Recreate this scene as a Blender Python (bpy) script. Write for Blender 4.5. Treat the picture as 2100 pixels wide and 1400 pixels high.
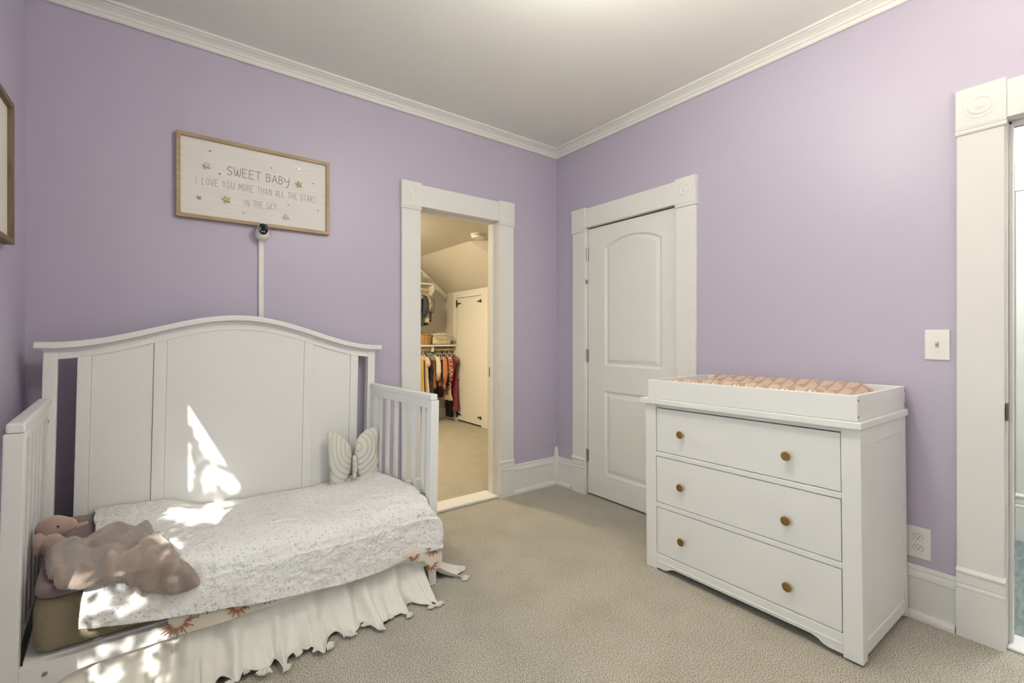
import bpy, bmesh, math, random
from mathutils import Vector, Matrix, noise
random.seed(7)
PI = math.pi; R = math.radians
sc = bpy.context.scene; C = sc.collection
for o in list(bpy.data.objects): bpy.data.objects.remove(o, do_unlink=True)

# ---------------------------------------------------------------- camera
cd = bpy.data.cameras.new('camera'); cam = bpy.data.objects.new('camera', cd); C.objects.link(cam)
cd.sensor_width = 36; cd.lens = 947.6/2100*36; cd.shift_y = -9.5/2100; cd.clip_start = 0.02
cam.location = (-2.63, -2.871, 1.22); cam.rotation_euler = (PI/2, 0, -0.6455)
sc.camera = cam
sc.view_settings.view_transform = 'Standard'; sc.view_settings.look = 'None'
sc.view_settings.gamma = 1; sc.view_settings.use_curve_mapping = False
sc.view_settings.exposure = 0.70

# ---------------------------------------------------------------- sky, sun, daylight
SUN_DIR = Vector((0.3034777, 0.73872861, -0.60181502))
w = bpy.data.worlds.new('sky'); sc.world = w; w.use_nodes = True
nt = w.node_tree; bg = nt.nodes['Background']
bg.inputs[0].default_value = (0.90, 1.0, 0.97, 1); bg.inputs[1].default_value = 2.7
sd = bpy.data.lights.new('sun', 'SUN'); sd.energy = 4.6; sd.angle = R(0.30); sd.color = (1, 0.95, 0.86)
so = bpy.data.objects.new('sun', sd); C.objects.link(so)
so.rotation_euler = SUN_DIR.to_track_quat('-Z', 'Y').to_euler(); so.location = (-8, -12, 9)
WY0, WY1, WZ0, WZ1 = -2.50, -1.49, 0.60, 2.28          # bedroom window in the left wall
def portal(name, loc, rot, sx, sy):
    d = bpy.data.lights.new(name, 'AREA'); d.shape = 'RECTANGLE'; d.size = sx; d.size_y = sy
    d.cycles.is_portal = True
    o = bpy.data.objects.new(name, d); C.objects.link(o); o.location = loc; o.rotation_euler = rot
portal('window_portal', (-3.20, (WY0+WY1)/2, (WZ0+WZ1)/2), (0, -PI/2, 0), WZ1-WZ0, WY1-WY0)
LAMP_BED, LAMP_CLOSET, LAMP_HALL, LAMP_FILL = 58.0, 108.0, 72.0, 150.0      # emission strengths of the lamps and the added fill light

# ---------------------------------------------------------------- materials
def mat(name, col, rough=0.5, spec=0.5, metal=0, emit=None, es=1, sheen=0):
    m = bpy.data.materials.new(name); m.use_nodes = True
    b = m.node_tree.nodes['Principled BSDF']
    b.inputs['Base Color'].default_value = (*col, 1); b.inputs['Roughness'].default_value = rough
    b.inputs['Metallic'].default_value = metal; b.inputs['Specular IOR Level'].default_value = spec
    if sheen: b.inputs['Sheen Weight'].default_value = sheen; b.inputs['Sheen Roughness'].default_value = .5
    if emit: b.inputs['Emission Color'].default_value = (*emit, 1); b.inputs['Emission Strength'].default_value = es
    return m
def nd(m, t, **k):
    n = m.node_tree.nodes.new(t)
    for a, v in k.items():
        if a.startswith('i_'):
            n.inputs[a[2:].replace('_', ' ')].default_value = v
        else: setattr(n, a, v)
    return n
def lk(m, a, b): m.node_tree.links.new(a, b)
def bsdf(m): return m.node_tree.nodes['Principled BSDF']
def coords(m, scale=(1, 1, 1)):
    tc = nd(m, 'ShaderNodeTexCoord'); mp = nd(m, 'ShaderNodeMapping')
    mp.inputs['Scale'].default_value = scale; lk(m, tc.outputs['Object'], mp.inputs[0]); return mp.outputs[0]
def bump(m, h, strength=.2, dist=.002, chain=None):
    b = nd(m, 'ShaderNodeBump'); b.inputs['Strength'].default_value = strength; b.inputs['Distance'].default_value = dist
    lk(m, h, b.inputs['Height'])
    if chain is not None: lk(m, chain, b.inputs['Normal'])
    lk(m, b.outputs[0], bsdf(m).inputs['Normal']); return b.outputs[0]
def noise_tex(m, co, scale, detail=2):
    n = nd(m, 'ShaderNodeTexNoise'); n.inputs['Scale'].default_value = scale; n.inputs['Detail'].default_value = detail
    lk(m, co, n.inputs['Vector']); return n
def ramp(m, fac, stops):
    r = nd(m, 'ShaderNodeValToRGB'); e = r.color_ramp.elements
    while len(e) > 1: e.remove(e[-1])
    e[0].position = stops[0][0]; e[0].color = (*stops[0][1], 1)
    for p, c in stops[1:]:
        x = e.new(p); x.color = (*c, 1)
    lk(m, fac, r.inputs[0]); return r.outputs[0]
def mixc(m, fac, a, b):
    n = nd(m, 'ShaderNodeMix', data_type='RGBA')
    if hasattr(fac, 'links') or hasattr(fac, 'is_linked'): lk(m, fac, n.inputs[0])
    else: n.inputs[0].default_value = fac
    for v, i in ((a, 6), (b, 7)):
        if isinstance(v, tuple): n.inputs[i].default_value = (*v, 1)
        else: lk(m, v, n.inputs[i])
    return n.outputs[2]
def math_n(m, op, a, b=None):
    n = nd(m, 'ShaderNodeMath', operation=op)
    for i, v in enumerate((a, b)):
        if v is None: continue
        if isinstance(v, (int, float)): n.inputs[i].default_value = v
        else: lk(m, v, n.inputs[i])
    return n.outputs[0]
def paint(name, col, rough, bs=.12, bd=.0006, sc_=260, spec=.5):
    m = mat(name, col, rough, spec); co = coords(m)
    n = noise_tex(m, co, sc_, 2); bump(m, n.outputs[0], bs, bd); return m

M_wall = paint('lavender_paint', (0.50, 0.46, 0.58), 0.42, .12, .0008, 180)
M_ceil = paint('ceiling_paint', (0.84, 0.84, 0.81), 0.8, .1)
M_trim = paint('white_trim_paint', (0.79, 0.785, 0.76), 0.55, .06, .0008, 60, .3)
M_white = paint('white_furniture_lacquer', (0.82, 0.82, 0.81), 0.36, .05, .0006, 40)
M_headboard = paint('glossy_white_lacquer', (0.82, 0.82, 0.81), 0.25, .05, .0006, 30)
M_closet = paint('closet_paint', (0.66, 0.63, 0.58), 0.7)
M_hallwall = paint('hall_paint', (0.74, 0.73, 0.66), 0.7)
M_black = mat('black_iron', (0.02, 0.018, 0.016), 0.45)
M_steel = mat('brushed_steel', (0.45, 0.44, 0.42), 0.35, metal=1)
M_bronze = mat('dark_bronze', (0.12, 0.10, 0.08), 0.4, metal=1)
M_dark = mat('dark_gap', (0.03, 0.03, 0.03), 0.9)
M_plate = mat('white_plastic', (0.82, 0.80, 0.76), 0.3)
M_blackplastic = mat('black_glass', (0.008, 0.008, 0.009), 0.12)

def carpet_mat():
    m = mat('beige_carpet', (.5, .45, .38), 0.95, .15, sheen=.25); co = coords(m)
    n1 = noise_tex(m, co, 240, 3); n2 = noise_tex(m, co, 5, 4); n3 = noise_tex(m, co, 90, 2)
    c1 = ramp(m, n1.outputs[0], [(.38, (.20, .18, .14)), (.5, (.50, .465, .385)), (.62, (.80, .76, .66))])
    c2 = ramp(m, n2.outputs[0], [(.35, (.80, .795, .78)), (.6, (.88, .88, .88))])
    mx = nd(m, 'ShaderNodeMix', data_type='RGBA', blend_type='MULTIPLY'); mx.inputs[0].default_value = 1
    lk(m, c1, mx.inputs[6]); lk(m, c2, mx.inputs[7])
    # a few faint worn stains
    n4 = noise_tex(m, co, 2.2, 3)
    st = ramp(m, n4.outputs[0], [(.62, (1, 1, 1)), (.72, (.90, .85, .78))])
    m2 = nd(m, 'ShaderNodeMix', data_type='RGBA', blend_type='MULTIPLY'); m2.inputs[0].default_value = .7
    lk(m, mx.outputs[2], m2.inputs[6]); lk(m, st, m2.inputs[7])
    lk(m, m2.outputs[2], bsdf(m).inputs['Base Color'])
    h = math_n(m, 'ADD', n1.outputs[0], math_n(m, 'MULTIPLY', n3.outputs[0], .35)); bump(m, h, .8, .005)
    return m
M_carpet = carpet_mat()
def wood_mat(name, c1, c2, scale=(2, 30, 30), rough=.5):
    m = mat(name, c1, rough); co = coords(m, scale); n = noise_tex(m, co, 3, 4)
    lk(m, ramp(m, n.outputs[0], [(.35, c1), (.65, c2)]), bsdf(m).inputs['Base Color']); bump(m, n.outputs[0], .1, .001); return m
M_oakframe = wood_mat('tan_wood_frame', (.36, .255, .15), (.46, .34, .21))
M_darkframe = wood_mat('brown_wood_frame', (.15, .095, .055), (.22, .15, .09), (30, 30, 2))
M_board = wood_mat('whitewashed_board', (.74, .71, .68), (.80, .77, .74), (1.2, 60, 60), .6)
M_rod = wood_mat('pale_wood_rod', (.62, .46, .27), (.72, .56, .36))
M_hallfloor = wood_mat('grey_wood_planks', (.13, .17, .175), (.24, .29, .29), (3, 14, 14), .45)
M_starwood = wood_mat('gold_wood', (.42, .33, .17), (.55, .44, .26))
M_starpink = wood_mat('pale_pink_wood', (.62, .45, .38), (.68, .55, .47))
M_ink = mat('grey_ink', (.20, .18, .18), .7); M_ink2 = mat('light_grey_ink', (.36, .33, .33), .7)
M_starwhite = mat('white_star_paint', (.93, .95, .9), .5)

def quilt_mat():
    m = mat('floral_quilt_cotton', (.8, .8, .79), .85, .2, sheen=.2); co = coords(m)
    v = nd(m, 'ShaderNodeTexVoronoi'); v.inputs['Scale'].default_value = 105; lk(m, co, v.inputs['Vector'])
    sp = nd(m, 'ShaderNodeSeparateColor'); lk(m, v.outputs['Color'], sp.inputs[0])
    pal = ramp(m, sp.outputs[0], [(0, (.52, .34, .32)), (.25, (.40, .42, .36)), (.5, (.34, .36, .42)), (.75, (.62, .48, .42)), (.95, (.45, .40, .38))])
    size = math_n(m, 'MULTIPLY', sp.outputs[1], .42)
    f = math_n(m, 'LESS_THAN', v.outputs['Distance'], size)
    f2 = math_n(m, 'MULTIPLY', f, .6)
    n = noise_tex(m, co, 4, 2)
    base = ramp(m, n.outputs[0], [(.3, (.80, .79, .77)), (.7, (.86, .86, .85))])
    lk(m, mixc(m, f2, base, pal), bsdf(m).inputs['Base Color'])
    wv = nd(m, 'ShaderNodeTexWave', wave_type='BANDS', bands_direction='X'); wv.inputs['Scale'].default_value = 2.2
    wv.inputs['Distortion'].default_value = .3; lk(m, co, wv.inputs['Vector'])
    wp = ramp(m, wv.outputs[0], [(0, (0, 0, 0)), (.10, (1, 1, 1))])
    n2 = noise_tex(m, co, 38, 3); n3 = noise_tex(m, co, 14, 2)
    h = math_n(m, 'ADD', n2.outputs[0], math_n(m, 'MULTIPLY', n3.outputs[0], 1.6))
    b1 = bump(m, h, .8, .016); bump(m, wp, .35, .004, b1)
    return m
M_quilt = quilt_mat()
def rib_mat():
    m = mat('olive_ribbed_sheet', (.36, .32, .20), .8, .2); co = coords(m)
    wv = nd(m, 'ShaderNodeTexWave', wave_type='BANDS', bands_direction='DIAGONAL'); wv.inputs['Scale'].default_value = 105
    wv.inputs['Distortion'].default_value = 1.2; lk(m, co, wv.inputs['Vector'])
    lk(m, ramp(m, wv.outputs[0], [(0, (.27, .235, .145)), (1, (.35, .31, .20))]), bsdf(m).inputs['Base Color'])
    bump(m, wv.outputs[0], .5, .003); return m
M_olive = rib_mat()
def cloth(name, col, rough=.85, s=300, bs=.3, bd=.001, sheen=.15, var=.12, big=0):
    m = mat(name, col, rough, .2, sheen=sheen); co = coords(m)
    n = noise_tex(m, co, s, 2); n2 = noise_tex(m, co, 12, 3)
    lo = tuple(c*(1-var) for c in col); hi = tuple(min(1, c*(1+var)) for c in col)
    lk(m, ramp(m, n2.outputs[0], [(.3, lo), (.7, hi)]), bsdf(m).inputs['Base Color'])
    b = bump(m, n.outputs[0], bs, bd)
    if big: bump(m, n2.outputs[0], .5, big, b)
    return m
M_mauve = cloth('mauve_cotton', (.235, .175, .18), big=.004)
M_skirt = cloth('cream_linen', (.78, .76, .70), s=500, var=.03)
M_suncloth = cloth('cream_sun_print_cotton', (.76, .70, .60), var=.04)
M_rust = mat('rust_print', (.36, .13, .06), .8)
M_plush = cloth('taupe_plush', (.31, .245, .205), s=260, bs=.9, bd=.004, sheen=.7, var=.15)
M_plushpink = cloth('rosy_plush', (.44, .31, .26), s=260, bs=.9, bd=.003, sheen=.7, var=.1)
def butter_mat():
    m = mat('cream_quilted_velvet', (.76, .74, .67), .8, .2, sheen=.3); co = coords(m)
    wv = nd(m, 'ShaderNodeTexWave', wave_type='RINGS', rings_direction='SPHERICAL'); wv.inputs['Scale'].default_value = 13
    wv.inputs['Distortion'].default_value = 5; wv.inputs['Detail'].default_value = 0; wv.inputs['Detail Scale'].default_value = .6
    mp = nd(m, 'ShaderNodeMapping'); mp.inputs['Location'].default_value = (.17, .1, -.46); mp.inputs['Scale'].default_value = (1, .4, .8)
    lk(m, co, mp.inputs[0]); lk(m, mp.outputs[0], wv.inputs['Vector'])
    s = ramp(m, wv.outputs[0], [(0, (.62, .60, .54)), (.12, (.76, .74, .67))])
    lk(m, s, bsdf(m).inputs['Base Color'])
    h = ramp(m, wv.outputs[0], [(0, (0, 0, 0)), (.3, (1, 1, 1))]); bump(m, h, .6, .006); return m
M_butter = butter_mat()
def scallop_mat():
    m = mat('rust_arch_print', (.5, .3, .2), .85, .2, sheen=.1); co = coords(m)
    sx = nd(m, 'ShaderNodeSeparateXYZ'); lk(m, co, sx.inputs[0])
    v = math_n(m, 'MULTIPLY', sx.outputs[0], 1/.052)
    u = math_n(m, 'MULTIPLY', sx.outputs[1], 1/.092)
    row = math_n(m, 'FLOOR', v); odd = math_n(m, 'MODULO', math_n(m, 'ABSOLUTE', row), 2)
    u2 = math_n(m, 'ADD', u, math_n(m, 'MULTIPLY', odd, .5))
    fu = math_n(m, 'SUBTRACT', math_n(m, 'FRACT', u2), .5); fv = math_n(m, 'MULTIPLY', math_n(m, 'FRACT', v), .58)
    r = math_n(m, 'SQRT', math_n(m, 'ADD', math_n(m, 'MULTIPLY', fu, fu), math_n(m, 'MULTIPLY', fv, fv)))
    ring = math_n(m, 'LESS_THAN', math_n(m, 'FRACT', math_n(m, 'MULTIPLY', r, 12.0)), .42)
    ins = math_n(m, 'LESS_THAN', r, .50)
    f = math_n(m, 'MULTIPLY', ring, ins)
    lk(m, mixc(m, f, (.45, .30, .22), (.74, .68, .61)), bsdf(m).inputs['Base Color']); return m
M_scallop = scallop_mat()
def brass_mat():
    m = mat('antique_brass', (.28, .17, .06), .38, metal=1); co = coords(m)
    v = nd(m, 'ShaderNodeTexVoronoi'); v.inputs['Scale'].default_value = 320; lk(m, co, v.inputs['Vector'])
    lk(m, ramp(m, v.outputs['Distance'], [(.1, (.07, .04, .012)), (.5, (.36, .22, .08))]), bsdf(m).inputs['Base Color'])
    bump(m, v.outputs['Distance'], .7, .002); return m
M_brass = brass_mat()
M_knobside = mat('satin_champagne_metal', (.62, .52, .40), .35, metal=1)

# ---------------------------------------------------------------- mesh helpers
class MB:
    def __init__(s): s.v = []; s.f = []; s.mi = []; s.cur = 0
    def add(s, vs, fs):
        n = len(s.v); s.v += [tuple(v) for v in vs]; s.f += [tuple(i+n for i in f) for f in fs]; s.mi += [s.cur]*len(fs); return s
    def box(s, x0, x1, y0, y1, z0, z1):
        x0, x1 = sorted((x0, x1)); y0, y1 = sorted((y0, y1)); z0, z1 = sorted((z0, z1))
        vs = [(x, y, z) for z in (z0, z1) for y in (y0, y1) for x in (x0, x1)]
        return s.add(vs, [(0, 2, 3, 1), (4, 5, 7, 6), (0, 1, 5, 4), (2, 6, 7, 3), (0, 4, 6, 2), (1, 3, 7, 5)])
    def prism(s, poly, a, b, fn):            # poly 2-D, extruded from a to b, fn(u, v, w) -> xyz
        n = len(poly); vs = [fn(u, v, a) for u, v in poly] + [fn(u, v, b) for u, v in poly]
        fs = [tuple(range(n-1, -1, -1)), tuple(range(n, 2*n))] + [(i, (i+1) % n, (i+1) % n+n, i+n) for i in range(n)]
        return s.add(vs, fs)
    def grid(s, rows, closed_u=False, closed_v=False):
        nr = len(rows); nc = len(rows[0]); vs = [p for r in rows for p in r]; fs = []
        for i in range(nr if closed_u else nr-1):
            for j in range(nc if closed_v else nc-1):
                a = i*nc+j; b = i*nc+(j+1) % nc; i2 = (i+1) % nr
                fs.append((a, b, i2*nc+(j+1) % nc, i2*nc+j))
        return s.add(vs, fs)
    def tube(s, pts, r, n=8, cap=True, sy=1.0, upv=None):
        pts = [Vector(p) for p in pts]; rows = []; prev = None
        for i, p in enumerate(pts):
            t = (pts[min(i+1, len(pts)-1)]-pts[max(i-1, 0)]).normalized()
            ref = Vector(upv) if upv else (prev if prev is not None else (Vector((0, 0, 1)) if abs(t.z) < .9 else Vector((1, 0, 0))))
            a = t.cross(ref)
            if a.length < 1e-5: a = t.cross(Vector((1, 0, .1)))
            a.normalize(); b = a.cross(t).normalized(); prev = b
            rr = r[i] if isinstance(r, (list, tuple)) else r
            rows.append([p + a*math.cos(2*PI*k/n)*rr + b*math.sin(2*PI*k/n)*rr*sy for k in range(n)])
        n0 = len(s.v); s.grid(rows, closed_v=True)
        if cap:
            s.f.append(tuple(n0+k for k in range(n-1, -1, -1))); s.f.append(tuple(n0+(len(pts)-1)*n+k for k in range(n))); s.mi += [s.cur]*2
        return s
    def lathe(s, prof, axis='z', c=(0, 0, 0), n=24):
        rows = []
        for r, h in prof:
            row = []
            for k in range(n):
                a = 2*PI*k/n; x, y = r*math.cos(a), r*math.sin(a)
                p = {'z': (x, y, h), 'x': (h, x, y), 'y': (x, h, y)}[axis]
                row.append((p[0]+c[0], p[1]+c[1], p[2]+c[2]))
            rows.append(row)
        n0 = len(s.v); s.grid(rows, closed_v=True)
        s.f.append(tuple(n0+k for k in range(n))); s.f.append(tuple(n0+(len(prof)-1)*n+k for k in range(n))); s.mi += [s.cur]*2
        return s
    def ell(s, c, r, rot=None, nu=20, nv=12):
        rows = []; c = Vector(c)
        for i in range(nv+1):
            th = PI*i/nv
            row = []
            for k in range(nu):
                a = 2*PI*k/nu; v = Vector((r[0]*math.sin(th)*math.cos(a), r[1]*math.sin(th)*math.sin(a), r[2]*math.cos(th)))
                if rot: v = rot @ v
                row.append(c+v)
            rows.append(row)
        return s.grid(rows, closed_v=True)
    def build(s, name, m, parent=None, smooth=False, bev=0, sub=0, solid=0, seg=2, weld=True, off=0):
        me = bpy.data.meshes.new(name); me.from_pydata(s.v, [], s.f)
        for x in (m if isinstance(m, (list, tuple)) else [m]): me.materials.append(x)
        for p, i in zip(me.polygons, s.mi): p.material_index = i
        bm = bmesh.new(); bm.from_mesh(me)
        if weld: bmesh.ops.remove_doubles(bm, verts=bm.verts, dist=1e-5)
        bmesh.ops.recalc_face_normals(bm, faces=bm.faces); bm.to_mesh(me); bm.free()
        if smooth:
            for p in me.polygons: p.use_smooth = True
        o = bpy.data.objects.new(name, me); C.objects.link(o)
        if parent: o.parent = parent
        if solid:
            k = o.modifiers.new('thick', 'SOLIDIFY'); k.thickness = solid; k.offset = off
        if bev:
            k = o.modifiers.new('bev', 'BEVEL'); k.width = bev; k.segments = seg; k.limit_method = 'ANGLE'; k.angle_limit = R(40)
        if sub:
            k = o.modifiers.new('sub', 'SUBSURF'); k.levels = sub; k.render_levels = sub
        return o
def tag(o, label, cat, group=None, kind=None):
    o['label'] = label; o['category'] = cat
    if group: o['group'] = group
    if kind: o['kind'] = kind
    return o
def thing(name, label, cat, loc=(0, 0, 0), rot=(0, 0, 0), group=None):
    o = bpy.data.objects.new(name, None); C.objects.link(o); o.location = loc; o.rotation_euler = rot
    o.empty_display_size = .05
    return tag(o, label, cat, group)
def struct(o): o['kind'] = 'structure'; return o
def copytree(o, parent=None):
    c = o.copy(); C.objects.link(c)
    if parent: c.parent = parent
    for ch in list(o.children): copytree(ch, c)
    return c

# ---------------------------------------------------------------- room shell
XL, YR, H = -3.112, -3.75, 2.765
TW = 0.12
fa = lambda a, o, z: (a, -o, z)            # wall_back (y = 0): along x, out towards -y
fb = lambda a, o, z: (-o, a, z)            # wall_right (x = 0): along y, out towards -x
def lbox(mb, f, a0, a1, o0, o1, z0, z1):
    p, q = f(a0, o0, z0), f(a1, o1, z1); return mb.box(p[0], q[0], p[1], q[1], p[2], q[2])
AO0, AO1, AZ = -1.251, -0.607, 2.085       # closet doorway opening
BO0, BO1, BZ = -1.145, -0.352, 2.070       # closed door opening
CO0, CO1, CZ = -3.36, -2.592, 2.076        # hallway doorway opening
def wall(name, f, a0, a1, openings, t=TW, m=M_wall, z1=H, o0=0):
    mb = MB(); cur = a0
    for (p, q, zb, zt) in sorted(openings):
        lbox(mb, f, cur, p, o0, o0-t, 0, z1); lbox(mb, f, p, q, o0, o0-t, zt, z1)
        if zb > 0: lbox(mb, f, p, q, o0, o0-t, 0, zb)
        cur = q
    lbox(mb, f, cur, a1, o0, o0-t, 0, z1)
    return struct(mb.build(name, m, weld=False))
wall('wall_back', fa, XL-.12, 0.0, [(AO0-.02, AO1+.02, 0, AZ+.02)])
wall('wall_right', fb, YR, 0.12, [(BO0-.02, BO1+.02, 0, BZ+.02), (CO0-.02, CO1+.02, 0, CZ+.02)])
fl = lambda a, o, z: (XL+o, a, z)
wall('wall_left', fl, YR-.12, 0.0, [(WY0, WY1, WZ0, WZ1)], t=.12)
fr = lambda a, o, z: (a, YR+o, z)
wall('wall_rear', fr, XL-.12, 0.12, [])
struct(MB().box(XL-.12, .12, YR-.12, .12, H, H+.1).build('ceiling', M_ceil))
fmb = MB().box(XL, 0.0, YR, 0.0, -.06, 0); struct(fmb.build('floor', M_carpet))

# crown moulding, mitred at the corners
CR = [(0, 2.705), (.008, 2.702), (.014, 2.706), (.018, 2.716), (.020, 2.722), (.026, 2.722), (.030, 2.732), (.044, 2.742), (.056, 2.747),
      (.060, 2.749), (.060, 2.753), (.070, 2.753), (.072, 2.757), (.072, H), (0, H)]
corners = [(XL, 0, 1, -1), (0, 0, -1, -1), (0, YR, -1, 1), (XL, YR, 1, 1)]
def mitred(name, prof, c0, c1, m=M_trim, e0=None, e1=None):
    mb = MB(); rows = []
    for (cx, cy, sx, sy) in (c0, c1): rows.append([(cx+sx*o, cy+sy*o, z) for o, z in prof])
    mb.grid(rows, closed_v=True); n = len(prof)
    mb.f += [tuple(range(n)), tuple(range(n, 2*n))]; mb.mi += [0, 0]
    return struct(mb.build(name, m))
for i, nm in enumerate(('trim_1', 'trim_2', 'trim_3', 'trim_4')):
    o = mitred(nm, CR, corners[i], corners[(i+1) % 4]); o['label'] = 'white crown moulding'

# baseboards
BP = [(0, .224), (.006, .224), (.011, .219), (.013, .209), (.011, .205), (.016, .202), (.020, .192), (.021, .178), (.019, .173), (.016, .171), (.016, .030),
      (.033, .024), (.037, .014), (.037, 0), (0, 0)]
def base(name, f, a0, a1, prof=BP):
    mb = MB(); mb.prism(prof, a0, a1, lambda o, z, a: f(a, o, z)); return struct(mb.build(name, M_trim))
base('baseboard_back', fa, -.469, 0.0)
base('baseboard_back_left', fa, XL, -1.391)
base('baseboard_right', fb, -.197, 0.0)
base('baseboard_right_middle', fb, -2.449, -1.285)
base('baseboard_right_end', fb, YR, CO0-.14)
base('baseboard_left', fl, YR, 0)
base('baseboard_rear', fr, XL, 0)
# corner block with a small domed finial
mb = MB()
for (hw, z) in ((0, 0),): pass
prof = [(.026, 0), (.026, .225), (.022, .232), (.022, .240), (.019, .246), (.020, .262), (.017, .270), (.018, .280), (.014, .296), (.008, .308), (.001, .314)]
mb.lathe(prof, 'z', (-.020, -.020, 0), 16); struct(mb.build('trim_5', M_trim, smooth=False))

# door casings with corner blocks and plinths
PL = [(0, 0), (.034, 0), (.034, .19), (.030, .193), (.034, .197), (.034, .208), (.029, .212), (.031, .222), (.031, .255), (.036, .262), (.036, .268), (.024, .280), (0, .280)]
def casing(name, f, a_in0, a_in1, zt, label, legs=(True, True), head=.147, W=.140, depth=TW):
    root = bpy.data.objects.new(name, None); C.objects.link(root); struct(root); root['label'] = label
    s = 1
    for k, (ain, sgn) in enumerate(((a_in0, -1), (a_in1, 1))):
        a0, a1 = (ain-W, ain) if sgn < 0 else (ain, ain+W)
        m1 = MB(); lbox(m1, f, a0+.003, a1, 0, .024, .27, zt+.0)
        m1.build('casing_leg', M_trim, root, bev=.004)
        m2 = MB(); m2.prism(PL, a0, a1, lambda o, z, a: f(a, o, z)); m2.build('plinth', M_trim, root)
        m3 = MB(); lbox(m3, f, a0-.002, a1+.002, 0, .032, zt-.002, zt+.155)
        m3.prism([(0, zt-.028), (.030, zt-.028), (.033, zt-.022), (.033, zt-.016), (.029, zt-.012), (.033, zt-.008), (.033, zt-.002), (0, zt-.002)], a0-.003, a1+.003, lambda o, z, a: f(a, o, z))
        ac, zc = (a0+a1)/2, zt+.077
        pr = [(.053, .031), (.052, .033), (.049, .0335), (.046, .031), (.041, .031), (.036, .037), (.031, .0375), (.027, .033), (.022, .032), (.017, .036), (.008, .039), (.001, .0395)]
        rows = [[f(ac+r*math.cos(2*PI*q/36), o, zc+r*math.sin(2*PI*q/36)) for q in range(36)] for r, o in pr]
        b = m3.build('corner_block', M_trim, root, bev=.002)
        m4 = MB().grid(rows, closed_v=True); m4.f.append(tuple(len(m4.v)-36+q for q in range(36))); m4.mi.append(0)
        m4.build('rosette', M_trim, b, smooth=True)
    m5 = MB(); lbox(m5, f, a_in0, a_in1, 0, .024, zt, zt+head); m5.build('casing_head', M_trim, root, bev=.004)
    m6 = MB()   # jamb lining with stop
    lbox(m6, f, a_in0-.02, a_in0, .006, -depth-.006, 0, zt); lbox(m6, f, a_in1, a_in1+.02, .006, -depth-.006, 0, zt)
    lbox(m6, f, a_in0-.02, a_in1+.02, .006, -depth-.006, zt, zt+.02)
    m6.build('jamb', M_trim, root, bev=.003)
    return root
cA = casing('trim_6', fa, AO0, AO1, AZ+.01, 'white casing around the open closet doorway')
cB = casing('trim_7', fb, BO0, BO1, BZ-.006, 'white casing around the closed door')
cC = casing('trim_8', fb, CO0, CO1, CZ-.006, 'white casing around the hallway doorway')
def stop(root, f, a0, a1, zt, o0=-.045, o1=-.085):
    m = MB(); lbox(m, f, a0, a0+.012, o0, o1, 0, zt); lbox(m, f, a1-.012, a1, o0, o1, 0, zt); lbox(m, f, a0, a1, o0, o1, zt-.012, zt)
    m.build('door_stop', M_trim, root, bev=.003)
stop(cA, fa, AO0, AO1, AZ+.01); stop(cC, fb, CO0, CO1, CZ-.006)
m = MB().box(AO1-.004, AO1+.001, .088, .108, .91, .985); o = m.build('strike_plate', M_bronze, cA, bev=.001); o['label'] = 'dark bronze strike plate'
m = MB().box(-.022, -.004, CO1-.006, CO1+.001, .895, .962); o = m.build('strike_plate', M_bronze, cC, bev=.001); o['label'] = 'dark bronze strike plate'
# threshold of the closet doorway
struct(MB().box(AO0, AO1, -.012, .150, 0, .018).build('trim_9', M_trim, bev=.004))
struct(MB().box(.0, .135, CO0, CO1, 0, .012).build('trim_10', M_trim, bev=.004))

# ---------------------------------------------------------------- window beside the camera
wr = bpy.data.objects.new('window_1', None); C.objects.link(wr); struct(wr); wr['label'] = 'white double hung window in the left wall'
m = MB(); fx0, fx1 = XL-.11, XL+.002
m.box(fx0, fx1, WY0-.001, WY0+.02, WZ0, WZ1); m.box(fx0, fx1, WY1-.02, WY1+.001, WZ0, WZ1); m.box(fx0, fx1, WY0, WY1, WZ1-.02, WZ1); m.box(fx0, fx1, WY0, WY1, WZ0, WZ0+.02)
m.build('window_frame', M_trim, wr)
zm = 1.43
for (z0, z1, xx) in ((WZ0+.02, zm+.012, XL-.05), (zm-.012, WZ1-.02, XL-.085)):
    m = MB(); t = .035
    y0, y1 = WY0+.02, WY1-.02
    m.box(xx-.015, xx+.015, y0, y0+t, z0, z1); m.box(xx-.015, xx+.015, y1-t, y1, z0, z1); m.box(xx-.015, xx+.015, y0, y1, z0, z0+.03); m.box(xx-.015, xx+.015, y0, y1, z1-.03, z1)
    sash = m.build('sash', M_trim, wr)
    g = MB().box(xx-.002, xx+.002, y0+t, y1-t, z0+.03, z1-.03)
    M_glass = bpy.data.materials.get('window_glass')
    if not M_glass:
        M_glass = bpy.data.materials.new('window_glass'); M_glass.use_nodes = True; n_ = M_glass.node_tree; n_.nodes.clear()
        ou = n_.nodes.new('ShaderNodeOutputMaterial'); mx = n_.nodes.new('ShaderNodeMixShader'); tr = n_.nodes.new('ShaderNodeBsdfTransparent'); gl = n_.nodes.new('ShaderNodeBsdfGlossy')
        gl.inputs['Roughness'].default_value = .02; mx.inputs[0].default_value = .05
        n_.links.new(tr.outputs[0], mx.inputs[1]); n_.links.new(gl.outputs[0], mx.inputs[2]); n_.links.new(mx.outputs[0], ou.inputs[0])
    g.build('pane', M_glass, sash)
m = MB(); W2 = .12
m.box(XL, XL+.022, WY0-W2, WY0, WZ0, WZ1+.14); m.box(XL, XL+.022, WY1, WY1+W2, WZ0, WZ1+.14); m.box(XL, XL+.022, WY0, WY1, WZ1, WZ1+.14)
m.build('window_casing', M_trim, wr, bev=.003)
MB().box(XL, XL+.05, WY0-W2-.02, WY1+W2+.02, WZ0-.025, WZ0).build('window_sill', M_trim, wr, bev=.004)

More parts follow.
